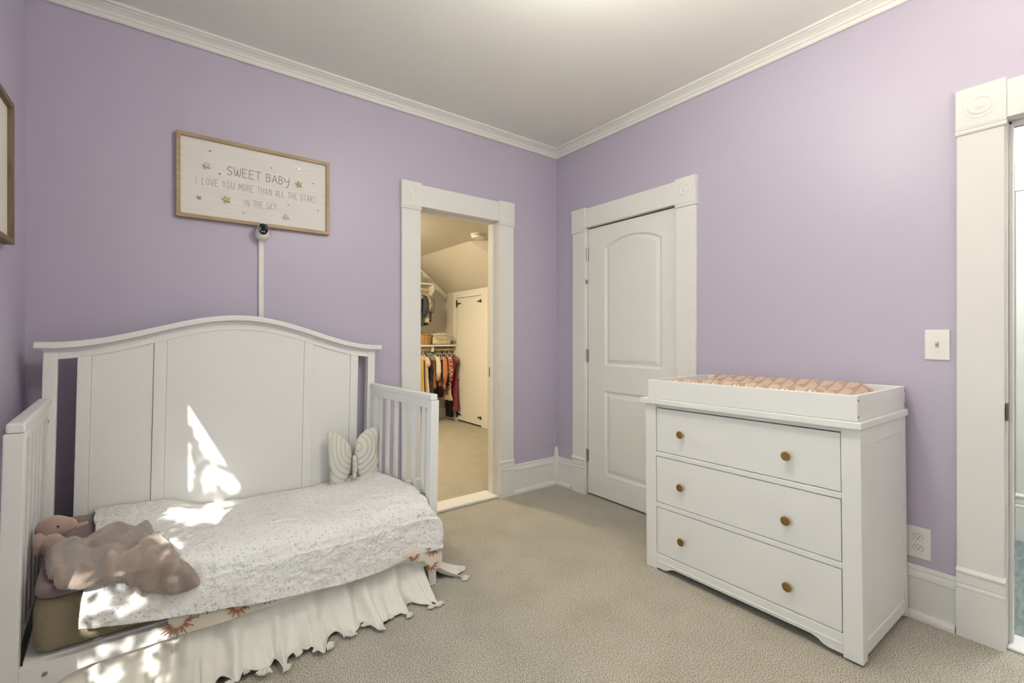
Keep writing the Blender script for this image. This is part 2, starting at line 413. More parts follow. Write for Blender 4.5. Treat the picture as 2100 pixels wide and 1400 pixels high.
# the leafy tree outside that breaks up the sunlight
HOLES = [(-2.243,0.018,0.016,0.003,0.000,0.042),(-2.224,-0.027,0.026,0.005,0.000,0.058),(-2.197,-0.081,0.038,0.006,0.000,0.058),(-2.303,0.044,0.009,0.002,-0.000,0.075),(-2.159,-0.124,0.023,0.003,0.000,0.028),(-2.115,-0.132,0.028,0.004,0.000,0.024),(-2.305,-0.192,0.010,0.001,0.000,0.094),(-2.208,-0.218,0.026,0.003,0.000,0.027),(-2.122,-0.240,0.032,0.003,0.000,0.020),(-2.063,-0.210,0.031,0.003,0.000,0.020),(-2.139,-0.366,0.062,-0.009,-0.029,0.055),(-1.998,-0.382,0.040,-0.006,-0.012,0.027),(-2.179,-0.465,0.111,-0.016,-0.038,0.063),(-2.064,-0.488,0.051,-0.007,-0.029,0.054),(-1.992,-0.492,0.033,-0.005,-0.038,0.079),(-2.115,-0.652,0.024,-0.004,-0.019,0.029),(-1.999,-0.773,0.024,-0.004,-0.030,0.047),(-2.286,-0.778,0.016,-0.002,-0.032,0.035),(-2.279,-0.810,0.011,-0.000,0.000,0.010),(-2.294,-0.875,0.028,-0.002,0.000,0.036),(-2.201,-0.852,0.067,-0.003,0.000,0.025),(-2.264,-0.984,0.063,-0.007,0.000,0.031),(-2.146,-0.958,0.059,-0.005,0.000,0.029),(-2.244,-1.030,0.053,-0.007,0.000,0.031),(-2.111,-1.014,0.036,-0.004,0.000,0.040)]
E1 = Vector((0.92498844, -0.37999525, 0)); E2 = Vector((0.22868685, 0.55667194, 0.79863551))
def gap(a, b):
    for ca, cb, ax, ay, bx, by in HOLES:
        la, lb = math.hypot(ax, ay), math.hypot(bx, by); mg = .022 if cb > -.3 else .014; ka, kb = (la+mg)/la, (lb+mg*.8)/lb
        ax, ay, bx, by = ax*ka, ay*ka, bx*kb, by*kb
        d = ax*by-ay*bx; da, db = a-ca, b-cb
        p = (da*by-db*bx)/d; q = (ax*db-ay*da)/d
        if p*p+q*q < 1.0: return True
    return False
tree = thing('leafy_tree', 'leafy green tree outside the bedroom window', 'tree', (-5.6, -7.2, -3))
M_leaf = mat('green_leaf', (.07, .14, .03), .6); M_bark = mat('tree_bark', (.09, .06, .04), .9)
rt = Vector((-5.6, -7.2, -3)); mb = MB(); rr = random.Random(3)
P0 = Vector((XL, -2.0, 1.4)); base_t = P0.dot(SUN_DIR)
step = .021
na, nb = int(1.5/step), int(2.1/step)
for i in range(na):
    for j in range(nb):
        a = -2.65+(i+rr.random())*step; b = -1.45+(j+rr.random())*step
        if gap(a, b) and not (b < -.74 and rr.random() < .30): continue
        s = base_t-2.3-rr.random()*.25
        c = E1*a+E2*b+SUN_DIR*s-rt
        n = (SUN_DIR+Vector((rr.uniform(-.5, .5), rr.uniform(-.5, .5), rr.uniform(-.5, .5)))).normalized()
        u = n.orthogonal().normalized(); u = Matrix.Rotation(rr.random()*6.3, 3, n) @ u; v = n.cross(u)
        L = rr.uniform(.021, .032); Wd = L*.62
        mb.add([c-u*L, c-u*L*.2+v*Wd, c+u*L*.5+v*Wd*.7, c+u*L, c+u*L*.5-v*Wd*.7, c-u*L*.2-v*Wd], [(0, 1, 2, 3, 4, 5)])
for q in range(1500):      # looser crown around
    d = Vector((rr.gauss(0, 1), rr.gauss(0, 1), rr.gauss(0, 1))).normalized()*rr.uniform(.9, 1.5)
    ctr = E1*-1.9+E2*-.4+SUN_DIR*(base_t-3.6)-rt
    c = ctr+Vector((d.x, d.y, d.z)); n = Vector((rr.gauss(0, 1), rr.gauss(0, 1), rr.gauss(0, 1))).normalized()
    w3 = c+rt
    aa, bb = w3.dot(E1), w3.dot(E2)
    if -2.65 < aa < -1.15 and -1.45 < bb < .65: continue
    u = n.orthogonal().normalized(); v = n.cross(u); L = .06
    mb.add([c-u*L, c+v*L*.6, c+u*L, c-v*L*.6], [(0, 1, 2, 3)])
lv = mb.build('foliage', M_leaf, tree, weld=False); lv['kind'] = 'stuff'
ctr = E1*-1.25+E2*-.4+SUN_DIR*(base_t-3.2)-rt
MB().tube([(0, 0, 0), (.05, 0, 1.2), tuple(ctr*.7+Vector((0, 0, .1))), tuple(ctr)], [.13, .11, .06, .03], 10).build('trunk', M_bark, tree, smooth=True)
g = MB().box(-30, XL-.14, -30, 20, -3.1, -3.0); g.build('ground', mat('lawn', (.06, .075, .045), .9)); bpy.data.objects['ground']['kind'] = 'structure'

# ---------------------------------------------------------------- closed two-panel door
droot = bpy.data.objects.new('door_1', None); C.objects.link(droot); struct(droot); droot['label'] = 'white two panel arch top door, closed'
dy0, dy1, dz0, dz1 = BO0+.004, BO1-.006, .014, BZ-.016
px0, px1 = -.525, -1.022         # panel hinge side / latch side
def arch(y0, y1, zs, rise, n=18):       # points along an arch from y0 to y1
    c = abs(y1-y0); r = (c*c/4+rise*rise)/(2*rise); out = []
    for i in range(n+1):
        t = i/n; y = y0+(y1-y0)*t; d = (t-.5)*c; out.append((y, zs+math.sqrt(r*r-d*d)-(r-rise)))
    return out
def panel_outline(inset, kind):
    y0, y1 = px0-inset, px1+inset
    if kind == 'up':
        a = arch(y0, y1, 1.888-inset*.6, .062, 18); return [(y1, 1.003+inset), (y0, 1.003+inset)] + a
    return [(y1, .185+inset), (y0, .185+inset)] + [(y0+(y1-y0)*i/18, .816-inset) for i in range(19)]
m = MB(); XF = .004            # door face just behind the wall plane
for kind, zlo, zhi in (('up', .91, dz1), ('low', dz0, .91)):
    o0 = panel_outline(0, kind)
    outer = []
    for (y, z) in o0:
        pass
    ny = len(o0)
    out = [(dy0, zlo), (dy1, zlo)] + [(dy1+(dy0-dy1)*i/18, zhi) for i in range(19)]
    rings = [[(XF, y, z) for y, z in out], [(XF, y, z) for y, z in o0], [(XF+.004, y, z) for y, z in panel_outline(.006, kind)], [(XF+.011, y, z) for y, z in panel_outline(.016, kind)],
             [(XF+.010, y, z) for y, z in panel_outline(.026, kind)], [(XF+.003, y, z) for y, z in panel_outline(.045, kind)], [(XF+.002, y, z) for y, z in panel_outline(.05, kind)]]
    n0 = len(m.v); m.grid(rings, closed_v=True)
    m.f.append(tuple(n0+6*ny+i for i in range(ny))); m.mi.append(0)
m.box(XF+.012, XF+.035, dy0, dy1, dz0, dz1)
m.box(XF, XF+.012, dy0, dy0+.001, dz0, dz1); m.box(XF, XF+.012, dy1-.001, dy1, dz0, dz1); m.box(XF, XF+.012, dy0, dy1, dz1-.001, dz1)
m.build('door_leaf', M_trim, droot, weld=False)
for zc in (1.856, 1.073, .300):
    h = MB(); yh = BO1-.003
    h.lathe([(.0065, zc-.048), (.0065, zc+.048)], 'z', (-.006, yh, 0), 10); h.lathe([(.004, zc+.048), (.0055, zc+.052), (.001, zc+.056)], 'z', (-.006, yh, 0), 10)
    h.box(-.003, .004, yh-.012, yh+.010, zc-.045, zc+.045)
    o = h.build('hinge', M_steel, droot); o['label'] = 'brushed steel hinge'
h = MB().box(-.018, .0, BO1-.006, BO1+.004, 1.632, 1.664).box(-.024, -.012, BO1-.018, BO1-.002, 1.643, 1.653)
o = h.build('door_catch', M_steel, droot, bev=.001); o['label'] = 'small steel catch between the hinges'
struct(MB().box(.06, .075, BO0-.02, BO1+.02, 0, BZ+.02).build('dark_sheet_behind_door', M_dark))  # near-black sheet added to block light leaks and darken the door gap
struct(MB().box(0, .12, BO0-.02, BO1+.02, -.06, 0).build('floor_door_sill', M_carpet))

# ---------------------------------------------------------------- hallway beyond the right doorway
HX = 1.50
m = MB().box(0.0, HX, YR-.3, -1.0, -.06, -.0); struct(m.build('floor_hall', M_hallfloor))
struct(MB().box(TW, HX+.1, YR-.3, -1.0, 2.75, 2.85).build('ceiling_hall', M_ceil))
struct(MB().box(HX, HX+.1, YR-.3, -1.0, 0, 2.75).build('wall_hall_far', M_hallwall))
struct(MB().box(TW, HX, -1.0, -.9, 0, 2.75).build('wall_hall_end', M_hallwall))
struct(MB().box(TW, HX, YR-.4, YR-.3, 0, 2.75).build('wall_hall_near', M_hallwall))
struct(MB().box(TW, TW+.01, YR-.3, CO0-.1, 0, 2.75).box(TW, TW+.01, CO1+.1, -1.0, 0, 2.75).box(TW, TW+.01, CO0-.1, CO1+.1, CZ+.1, 2.75).build('wall_hall_side', M_hallwall))
fh = lambda a, o, z: (HX-o, a, z)
hc = casing('trim_11', fh, -3.25, -2.472-.14, 2.125, 'white casing of the room across the hallway', depth=.005)
struct(MB().box(HX-.012, HX-.004, -3.25, -2.612, 0, 2.12).build('door_2', M_trim))
base('baseboard_hall', fh, -2.47, -1.0)
t = thing('dark_caster', 'small dark reddish caster on the grey wood floor of the hallway', 'caster', (.60, -2.605, 0))
MB().lathe([(.001, -.012), (.016, -.012), (.020, -.008), (.020, .008), (.016, .012), (.001, .012)], 'y', (0, 0, .02), 18).build('wheel', M_blackplastic, t, smooth=False)
MB().lathe([(.012, .034), (.018, .036), (.018, .05), (.010, .056), (.001, .057)], 'z', (0, 0, 0), 14).build('stem', mat('dark_red_metal', (.12, .02, .02), .4), t)
E_warm = (1.0, .81, .51); E_bed = (.97, .955, .84); E_cool = (.95, .98, 1.0)
def ceiling_lamp(label, loc, col, strength, r=.17, name='ceiling_lamp'):
    t = thing(name, label, 'ceiling lamp', loc)
    MB().lathe([(.001, 0), (r+.01, 0), (r+.012, -.008), (r+.008, -.022), (r-.01, -.026), (.001, -.026)], 'z', (0, 0, 0), 40).build('canopy', M_steel, t, smooth=False)
    pr = [(r, -.026)] + [(r*math.cos(a), -.026-.085*math.sin(a)) for a in [PI/2*i/8 for i in range(1, 8)]] + [(.002, -.111)]
    MB().lathe(pr, 'z', (0, 0, 0), 40).build('glass_dome', mat(name+'_glow', (.9, .9, .88), .4, emit=col, es=strength), t, smooth=True)
    return t
t = thing('pendant_lamp', 'round white globe lamp hanging from the middle of the bedroom ceiling', 'ceiling lamp', (-1.50, -1.90, H))
MB().lathe([(.001, 0), (.06, 0), (.062, -.01), (.05, -.025), (.012, -.03), (.010, -.16), (.001, -.16)], 'z', (0, 0, 0), 32).build('ceiling_rose', M_steel, t, smooth=False)
MB().ell((0, 0, -.25), (.10, .10, .10), nu=32, nv=20).build('glass_globe', mat('globe_glow', (.9, .9, .88), .4, emit=E_bed, es=LAMP_BED), t, smooth=True)
ceiling_lamp('round flush ceiling lamp inside the closet', (-1.05, 1.75, 2.35), E_warm, LAMP_CLOSET, name='closet_lamp')
ceiling_lamp('round flush ceiling lamp in the hallway', (.85, -2.85, 2.75), E_cool, LAMP_HALL, name='hallway_lamp')

t = thing('floor_lamp', 'added unseen fill light shaped as a torchiere in the rear of the room', 'floor lamp', (-1.15, -3.45, 0))  # fill light added behind the camera, no known lamp stands here
MB().lathe([(.001, 0), (.13, 0), (.13, .015), (.02, .03), (.001, .03)], 'z', (0, 0, 0), 32).build('base', M_steel, t)
MB().lathe([(.011, .025), (.011, 1.74)], 'z', (0, 0, 0), 16).build('pole', M_steel, t)
MB().lathe([(.02, 1.72), (.10, 1.76), (.17, 1.84), (.165, 1.84), (.095, 1.768), (.02, 1.735)], 'z', (0, 0, 0), 40).build('shade', M_steel, t, smooth=True)
MB().lathe([(.001, 1.80), (.125, 1.80), (.125, 1.805), (.001, 1.808)], 'z', (0, 0, 0), 40).build('bulb_diffuser', mat('floor_lamp_glow', (.9, .9, .9), .5, emit=(.98, .88, .69), es=LAMP_FILL), t)

# ---------------------------------------------------------------- closet beyond the left doorway
CXL, CXR, CY0, CY1, CH = -1.95, .80, TW, 3.39, 2.35
SX, SY = .25, 1.62; KZ = 1.88         # slope starts at x = SX, ends at y = SY; knee wall height
struct(MB().box(CXL, 1.7, CY0, CY1+.1, -.06, 0).build('floor_closet', M_carpet))
struct(MB().box(CXL, 1.7, CY0, CY1, CH, CH+.08).build('ceiling_closet', M_closet))
struct(MB().box(CXL, 1.7, CY1, CY1+.1, 0, CH).build('wall_closet_far', M_closet))
struct(MB().box(CXL-.1, CXL, CY0, CY1+.1, 0, CH).build('wall_closet_left', M_closet))
struct(MB().box(1.7, 1.8, CY0, CY1+.1, 0, CH).build('wall_closet_right', M_closet))
struct(MB().box(CXL, AO0-.1, CY0, CY0+.01, 0, CH).box(AO1+.1, 1.7, CY0, CY0+.01, 0, CH).box(AO0-.1, AO1+.1, CY0, CY0+.01, AZ+.1, CH).build('wall_closet_near', M_closet))
struct(MB().box(CXR, CXR+.06, 1.30, CY1, 0, KZ+.06).build('wall_closet_knee', M_closet))
mk = (KZ-CH)/(CXR-SX)
ed = (.12, -.12)                      # plan direction of the hip edge
e0 = (SX+.02, 1.76); x1 = CXR+.06; e1 = (x1, 1.76-(x1-e0[0])*.8)
def zs(x): return CH+mk*(x-SX)
m = MB().add([(SX, CY1, CH), (x1, CY1, zs(x1)), (e1[0], e1[1], zs(x1)), (e0[0], e0[1], zs(e0[0])), (SX, 1.78, CH)], [(0, 1, 2, 3, 4)])
struct(m.build('ceiling_closet_slope', M_closet, solid=.02, off=1))
m = MB().add([(e0[0], e0[1], zs(e0[0])), (e1[0], e1[1], zs(x1)), (e1[0], e1[1], CH), (e0[0], e0[1], CH)], [(0, 1, 2, 3)])
struct(m.build('wall_closet_cheek', M_closet, solid=.01))
# raking moulding where the slope meets the far wall, small cornice
m = MB(); prf = [(0, 0), (.012, 0), (.03, .03), (.05, .05), (.05, .07), (0, .07)]
xa, xb = SX, CXR; rows = []
for x in (xa, xb): rows.append([(x, CY1-o, zs(x)-.085+z) for o, z in prf])
m.grid(rows, closed_v=True); struct(m.build('trim_12', M_trim))
struct(MB().box(-1.9, .80, CY1-.015, CY1, 0, .14).build('baseboard_closet', M_trim))
# small knee wall door with black strap hinges
kd = bpy.data.objects.new('door_3', None); C.objects.link(kd); struct(kd); kd['label'] = 'small cream closet door with black iron hinges'
fk = lambda a, o, z: (CXR-o, a, z)
m = MB(); lbox(m, fk, 2.995, 3.10, 0, .022, 0, 1.875); lbox(m, fk, 2.19, 2.345, 0, .022, 0, 1.875); lbox(m, fk, 2.345, 2.995, 0, .022, 1.785, 1.875)
m.build('door_casing', M_trim, kd, bev=.003)
m = MB(); lbox(m, fk, 2.350, 2.990, 0, .014, .022, 1.778); m.build('door_leaf', M_trim, kd, bev=.003)
m = MB(); lbox(m, fk, 2.345, 2.995, 0, .004, 0, .022); m.build('door_gap', M_dark, kd)
def strap(y, z, d, L=.09, hh=.038):
    m = MB(); lbox(m, fk, y-.012*1, y+.012, .016, .026, z-hh, z+hh)
    m.prism([(0, -.020), (.02, -.014), (L*.6, -.008), (L, -.007), (L+.012, 0), (L, .007), (L*.6, .008), (.02, .014), (0, .020)], .016, .024, lambda u, v, w: fk(y+d*(u+.008), w, z+v))
    for q in (-1, 1): m.ell(fk(y, .024, z+q*hh), (.008, .014, .012), nu=8, nv=6)
    o = m.build('strap_hinge', M_black, kd); o['label'] = 'black iron strap hinge'
strap(2.995, 1.70, -1, .10, .042); strap(2.99, .10, -1, .10, .042)
for z in (1.705, .125):
    m = MB(); lbox(m, fk, 2.335, 2.375, .016, .028, z-.020, z+.020); lbox(m, fk, 2.375, 2.425, .016, .024, z-.009, z+.009); m.ell(fk(2.425, .02, z), (.006, .014, .014), nu=8, nv=6)
    o = m.build('latch', M_black, kd, bev=.003); o['label'] = 'black iron latch'
t = thing('smoke_detector', 'round white smoke detector on the closet ceiling', 'smoke detector', (.14, 1.42, CH))
MB().lathe([(.001, 0), (.085, 0), (.085, -.012), (.078, -.014)], 'z', (0, 0, 0), 32).build('base', M_plate, t, smooth=False)
MB().lathe([(.076, -.014), (.076, -.018), (.001, -.018)], 'z', (0, 0, 0), 32).build('vent_gap', M_dark, t)
MB().lathe([(.080, -.018), (.080, -.032), (.070, -.045), (.001, -.048)], 'z', (0, 0, 0), 32).build('cover', M_plate, t, smooth=False, bev=.002)

# closet shelves, rods
SYF = 2.98
t = thing('closet_shelf', 'long white lower closet shelf carrying a basket and a canvas bag', 'shelf', (-.4, 3.2, 1.085))
MB().box(-1.3, 1.165, SYF-3.2, CY1-3.2-.001, 0, .022).build('board', M_trim, t, bev=.003)
MB().box(-1.3, 1.165, .165, .188, -.07, 0).build('cleat', M_trim, t)
for xb_ in (.80, -.1, -1.0):
    MB().prism([(.185, 0), (.185, -.16), (.165, -.16), (-.16, -.02), (-.16, 0)], xb_-.009, xb_+.009, lambda y, z, x: (x, y, z)).box(xb_-.012, xb_+.012, -.20, -.165, -.075, 0).build('bracket', M_trim, t)
RODY, RODZ = 3.06, 1.035
t = thing('closet_rod', 'pale wooden rod under the lower closet shelf', 'rod', (0, RODY, RODZ))
MB().lathe([(.0165, -1.7), (.0165, .79)], 'x', (0, 0, 0), 16).build('pole', M_rod, t, smooth=False)
MB().lathe([(.028, .782), (.028, .797)], 'x', (0, 0, 0), 16).build('rod_socket', M_plate, t)
t = thing('closet_shelf', 'short white upper closet shelf with books on top and an end bracket', 'shelf', (-.4, 3.2, 1.955))
MB().box(-1.3, .80, SYF+.03-3.2, CY1-3.2-.001, 0, .020).build('board', M_trim, t, bev=.003)
MB().prism([(-.19, 0), (-.19, -.10), (-.10, -.17), (.188, -.17), (.188, 0)], .80, .822, lambda y, z, x: (x, y, z)).build('end_bracket', M_trim, t, bev=.002)
ROD2Y, ROD2Z = 3.13, 1.885
t = thing('closet_rod', 'pale wooden rod under the upper closet shelf', 'rod', (0, ROD2Y, ROD2Z))
MB().lathe([(.020, -1.7), (.020, .399)], 'x', (0, 0, 0), 16).build('pole', M_rod, t, smooth=False)

# hangers and clothes
M_hang = mat('white_plastic_hanger', (.80, .76, .68), .4)
def hanger(loc, w=.15, label='white plastic hanger on the lower closet rod', group='hangers on the lower rod', src=[None], rz=0):
    if src[0] is None:
        m = MB(); rr_ = .019
        pts = [(0, rr_*math.cos(a), rr_*math.sin(a)) for a in [R(200-20*i) for i in range(0, 12)]]
        pts = pts + [(0, rr_*.55, -rr_*1.3), (0, 0, -.035), (0, 0, -.055)]
        m.tube(pts, .0032, 6)
        a = MB().tube([(0, 0, -.05), (0, .03, -.062), (0, w-.02, -.110), (0, w, -.125), (0, w-.01, -.135), (0, -w+.01, -.135), (0, -w, -.125), (0, -w+.02, -.110), (0, -.03, -.062), (0, 0, -.05)], .0038, 6)
        t = thing('clothes_hanger', label, 'hanger', loc, (0, 0, rz), group)
        m.build('hook', M_hang, t, smooth=True); a.build('shoulder_bar', M_hang, t, smooth=True); src[0] = t; return t
    t = copytree(src[0]); t.location = loc; t.rotation_euler = (0, 0, rz); t['label'] = label; t['group'] = group; return t
def pattern(name, base, dots, scale=55, size=.32, kind='dots'):
    m = mat(name, base, .85, .2, sheen=.1); co = coords(m)
    if kind == 'dots':
        v = nd(m, 'ShaderNodeTexVoronoi'); v.inputs['Scale'].default_value = scale; lk(m, co, v.inputs['Vector'])
        f = math_n(m, 'LESS_THAN', v.outputs['Distance'], size)
        sp = nd(m, 'ShaderNodeSeparateColor'); lk(m, v.outputs['Color'], sp.inputs[0])
        n = len(dots); pal = ramp(m, sp.outputs[0], [(i/n, d) for i, d in enumerate(dots)])
        lk(m, mixc(m, f, base, pal), bsdf(m).inputs['Base Color'])
    else:
        sx = nd(m, 'ShaderNodeSeparateXYZ'); lk(m, co, sx.inputs[0])
        fz = math_n(m, 'LESS_THAN', math_n(m, 'FRACT', math_n(m, 'MULTIPLY', sx.outputs[2], 1/scale)), .5)
        fy = math_n(m, 'LESS_THAN', math_n(m, 'FRACT', math_n(m, 'MULTIPLY', sx.outputs[1], 1/scale)), .5)
        c1 = mixc(m, fz, base, dots[0]); c2 = mixc(m, fz, dots[1], dots[2]); lk(m, mixc(m, fy, c1, c2), bsdf(m).inputs['Base Color'])
    return m
G = {
 'yellow': mat('yellow_cotton', (.62, .46, .10), .85), 'pink_floral': pattern('pink_floral_cotton', (.72, .52, .42), [(.45, .16, .12), (.75, .70, .60), (.30, .32, .18)], 60, .30),
 'navy': mat('navy_cotton', (.025, .03, .045), .85), 'rustbrown': mat('rust_brown_corduroy', (.38, .16, .05), .85),
 'cream_dot': pattern('cream_dotted_cotton', (.80, .76, .68), [(.12, .08, .07), (.35, .20, .14)], 75, .26), 'salmon': mat('salmon_knit', (.56, .24, .15), .85),
 'plaid': pattern('red_plaid_flannel', (.60, .33, .20), [(.40, .05, .04), (.30, .10, .08), (.70, .55, .40)], .055, kind='plaid'),
 'crimson': mat('crimson_velvet', (.27, .012, .045), .7, sheen=.4), 'maroon': mat('maroon_knit', (.14, .015, .03), .8), 'grey': mat('grey_green_knit', (.30, .30, .25), .85),
 'black': mat('black_cotton', (.012, .012, .014), .8), 'teal': mat('slate_blue_denim', (.10, .15, .18), .85), 'denim': mat('dark_denim', (.05, .075, .11), .85),
 'orange': mat('orange_cotton', (.72, .24, .10), .85), 'coral': mat('coral_cotton', (.70, .20, .11), .85), 'greyknit': mat('mid_grey_cotton', (.20, .19, .19), .85),
 'floral_dark': pattern('floral_ruffle_cotton', (.62, .54, .44), [(.45, .10, .07), (.10, .12, .12), (.75, .68, .55)], 55, .36), 'white': mat('white_cotton', (.8, .78, .72), .8),
 'redbrown': pattern('brown_floral_cotton', (.28, .10, .06), [(.55, .25, .15), (.12, .05, .04)], 70, .3), 'cream_plaid': pattern('cream_plaid_flannel', (.62, .50, .34), [(.50, .30, .20), (.55, .42, .28), (.66, .58, .42)], .03, kind='plaid'),
}
rg = random.Random(11)
def garment(name, label, cat, x, ztop, zbot, mats, yc=RODY, w=.13, flare=1.25, th=.016, sleeves=0, group='clothes on the lower rod', ripple=.007, waist=None, hem=None, legs=False, tilt=0, top=True):
    """a garment hanging in the plane x = const below its hanger"""
    t = thing(name, label, cat, (x, yc, ztop), (0, 0, tilt), group)
    L = ztop-zbot; n = 30; rows = []; ph = rg.random()*6
    K = 12
    for i in range(K+1):
        q = i/K; z = -L*q
        if q < .10: hw = .035+(w-.035)*(q/.10)**.6
        else:
            hw = w*(1+(flare-1)*((q-.1)/.9))
            if waist and q < waist: hw = w*(1-.08*(q-.1)/waist)
        amp = ripple*q*1.6
        tt = th*(.75+.6*q)
        row = []
        for k in range(n):
            a = 2*PI*k/n; y = hw*math.cos(a)
            xx = tt*math.sin(a)*(1+.0) + amp*math.sin(5*y/w*1.9+ph)*(1 if math.sin(a) > 0 else .8)
            row.append((xx, y, z+(.004*math.sin(9*a+ph) if i == K else 0)))
        rows.append(row)
    if not legs:
        m = MB(); m.grid(rows, closed_v=True); m.f.append(tuple(range(n))); m.mi.append(0)
        m.build('body', mats[0], t, smooth=True, solid=.003)
    else:
        for s_ in (-1, 1):
            MB().tube([(0, s_*w*.35, 0), (0, s_*w*.45, -L*.4), (.006, s_*w*.55, -L)], [w*.52, w*.45, w*.40], 12, sy=1, upv=(1, 0, 0)).build('trouser_leg', mats[0], t, smooth=True)
    for s_ in ((-1, 1) if sleeves else ()):
        sl = sleeves; r0 = .030
        MB().tube([(0, s_*(w-.02), -.035), (-.006, s_*(w+.028), -.10), (-.010, s_*(w+.040), -.035-sl*.6), (-.006, s_*(w+.032), -.035-sl)], [r0*1.1, r0*1.15, r0*1.3, r0*.62], 10).build('sleeve', mats[min(1, len(mats)-1)], t, smooth=True)
    if hem:
        hz, hm, hflare = hem; hw0 = w*(1+(flare-1)*.9); rows = []
        for i in range(5):
            q = i/4; row = []
            for k in range(n):
                a = 2*PI*k/n; y = hw0*(1+hflare*q)*math.cos(a)
                row.append((th*1.3*math.sin(a)+ripple*1.8*math.sin(8*y/w+ph)*q, y, -L-hz*q+.004))
            rows.append(row)
        MB().grid(rows, closed_v=True).build('ruffle', hm, t, smooth=True, solid=.003)
    return t
TZ = RODZ-.075
gl = [
 ('dress', 'yellow cotton dress, leftmost on the lower closet rod', 'dress', .215, .38, ['yellow'], dict(w=.13, flare=1.3)),
 ('dress', 'pink floral dress with puffed shoulders beside the yellow dress', 'dress', .275, .40, ['pink_floral'], dict(w=.14, flare=1.45, sleeves=.12)),
 ('top', 'navy top with pale trim hanging left of the brown dress', 'top', .335, .62, ['navy'], dict(w=.12, flare=1.05)),
 ('trousers', 'slate blue trousers hanging low behind the brown dress', 'trousers', .365, .42, ['teal'], dict(w=.10, legs=True)),
 ('dress', 'rust brown corduroy dress behind the cream dotted shirt', 'dress', .395, .50, ['rustbrown'], dict(w=.11, flare=1.4)),
 ('shirt', 'cream long sleeved shirt with dark dots', 'shirt', .445, .60, ['cream_dot'], dict(w=.12, flare=1.05, sleeves=.30)),
 ('dress', 'brown floral dress between the dotted shirt and the salmon dress', 'dress', .485, .52, ['redbrown'], dict(w=.11, flare=1.25)),
 ('trousers', 'black trousers hanging low under the salmon dress', 'trousers', .515, .36, ['black'], dict(w=.10, legs=True)),
 ('dress', 'salmon long sleeved dress with a floral hem', 'dress', .545, .50, ['salmon'], dict(w=.125, flare=1.35, sleeves=.36, hem=(.03, G['redbrown'], .05))),
 ('shirt', 'dark navy buttoned shirt left of the red plaid dress', 'shirt', .600, .52, ['navy'], dict(w=.12, flare=1.05)),
 ('dress', 'red plaid flannel dress with a gathered cream plaid skirt', 'dress', .635, .46, ['plaid'], dict(w=.125, flare=1.15, sleeves=.34, hem=(.15, G['cream_plaid'], .30))),
 ('top', 'maroon knit top between the plaid and crimson dresses', 'top', .680, .52, ['maroon'], dict(w=.12, flare=1.1, sleeves=.2)),
 ('leggings', 'black leggings hanging lowest beside the crimson dress', 'leggings', .690, .06, ['black'], dict(w=.085, legs=True)),
 ('dress', 'long crimson velvet dress, rightmost dress on the lower rod', 'dress', .725, .16, ['crimson'], dict(w=.13, flare=1.55, sleeves=.08)),
 ('top', 'grey green top at the right end of the lower rod', 'top', .765, .60, ['grey'], dict(w=.14, flare=1.0)),
]
for (nm, lb, ct, x, zb, ms, kw) in gl:
    garment(nm, lb, ct, x, TZ, zb, [G[k] for k in ms], **kw)
    hanger((x, RODY, RODZ))
# buttons sewn on the navy shirt: two flower buttons
bt = [o for o in C.objects if o.get('label', '').startswith('dark navy buttoned')][0]
for z in (-.09, -.125, -.19, -.215): MB().ell((-.032, -.085, z), (.003, .008, .009), nu=10, nv=6).build('button', G['white'], bt)
TZ2 = ROD2Z-.075
ul = [
 ('shirt', 'orange shirt, leftmost on the upper closet rod', 'shirt', .225, 1.62, ['orange'], dict(w=.11, flare=1.05)),
 ('trousers', 'dark slate trousers hanging low on the upper rod', 'trousers', .235, 1.36, ['teal'], dict(w=.09, legs=True)),
 ('jacket', 'dark denim jacket on the upper rod', 'jacket', .280, 1.52, ['denim'], dict(w=.13, flare=1.05, sleeves=.24)),
 ('top', 'small coral top with a white collar on the upper rod', 'top', .320, 1.70, ['coral'], dict(w=.07, flare=1.1)),
 ('sleepsuit', 'floral ruffled sleepsuit with black feet on the upper rod', 'sleepsuit', .350, 1.42, ['floral_dark'], dict(w=.09, flare=.95, sleeves=.2)),
 ('sleepsuit', 'grey sleepsuit with black feet, rightmost on the upper rod', 'sleepsuit', .395, 1.46, ['greyknit'], dict(w=.10, flare=.6, sleeves=.22)),
]
for (nm, lb, ct, x, zb, ms, kw) in ul:
    g_ = garment(nm, lb, ct, x, TZ2, zb, [G[k] for k in ms], yc=ROD2Y, group='clothes on the upper rod', **kw)
    hanger((x, ROD2Y, ROD2Z+.004), label='white plastic hanger on the upper closet rod', group='hangers on the upper rod')
    if nm == 'sleepsuit':
        for s_ in (-1, 1): MB().ell((0, s_*.035, zb-TZ2-.012), (.022, .030, .026), nu=12, nv=8).build('foot', M_black, g_, smooth=True)
# things on the shelves
t = thing('wicker_basket', 'brown wicker basket on the lower closet shelf', 'basket', (.30, 3.12, 1.107))
def basket_rows(z, s): return [((.09+.03*s)*math.cos(2*PI*k/28)*(1.04 if k % 2 else .97), (.12+.03*s)*math.sin(2*PI*k/28)*(1.04 if k % 2 else .97), z) for k in range(28)]
M_wick = wood_mat('brown_wicker', (.30, .15, .05), (.52, .30, .12), (60, 60, 60), .6)
m = MB(); m.grid([basket_rows(.0+.145*i/7, i/7+(.12 if i % 2 else 0)) for i in range(8)], closed_v=True); m.f.append(tuple(range(28))); m.mi.append(0); m.build('body', M_wick, t, solid=.006)
m = MB(); m.tube([((.125)*math.cos(2*PI*k/28), .155*math.sin(2*PI*k/28), .148) for k in range(29)], .009, 8, cap=False); m.build('rim', M_wick, t, smooth=True)
t = thing('bundled_cloth', 'dark purple cloth bundled in the wicker basket', 'cloth', (.30, 3.12, 1.24))
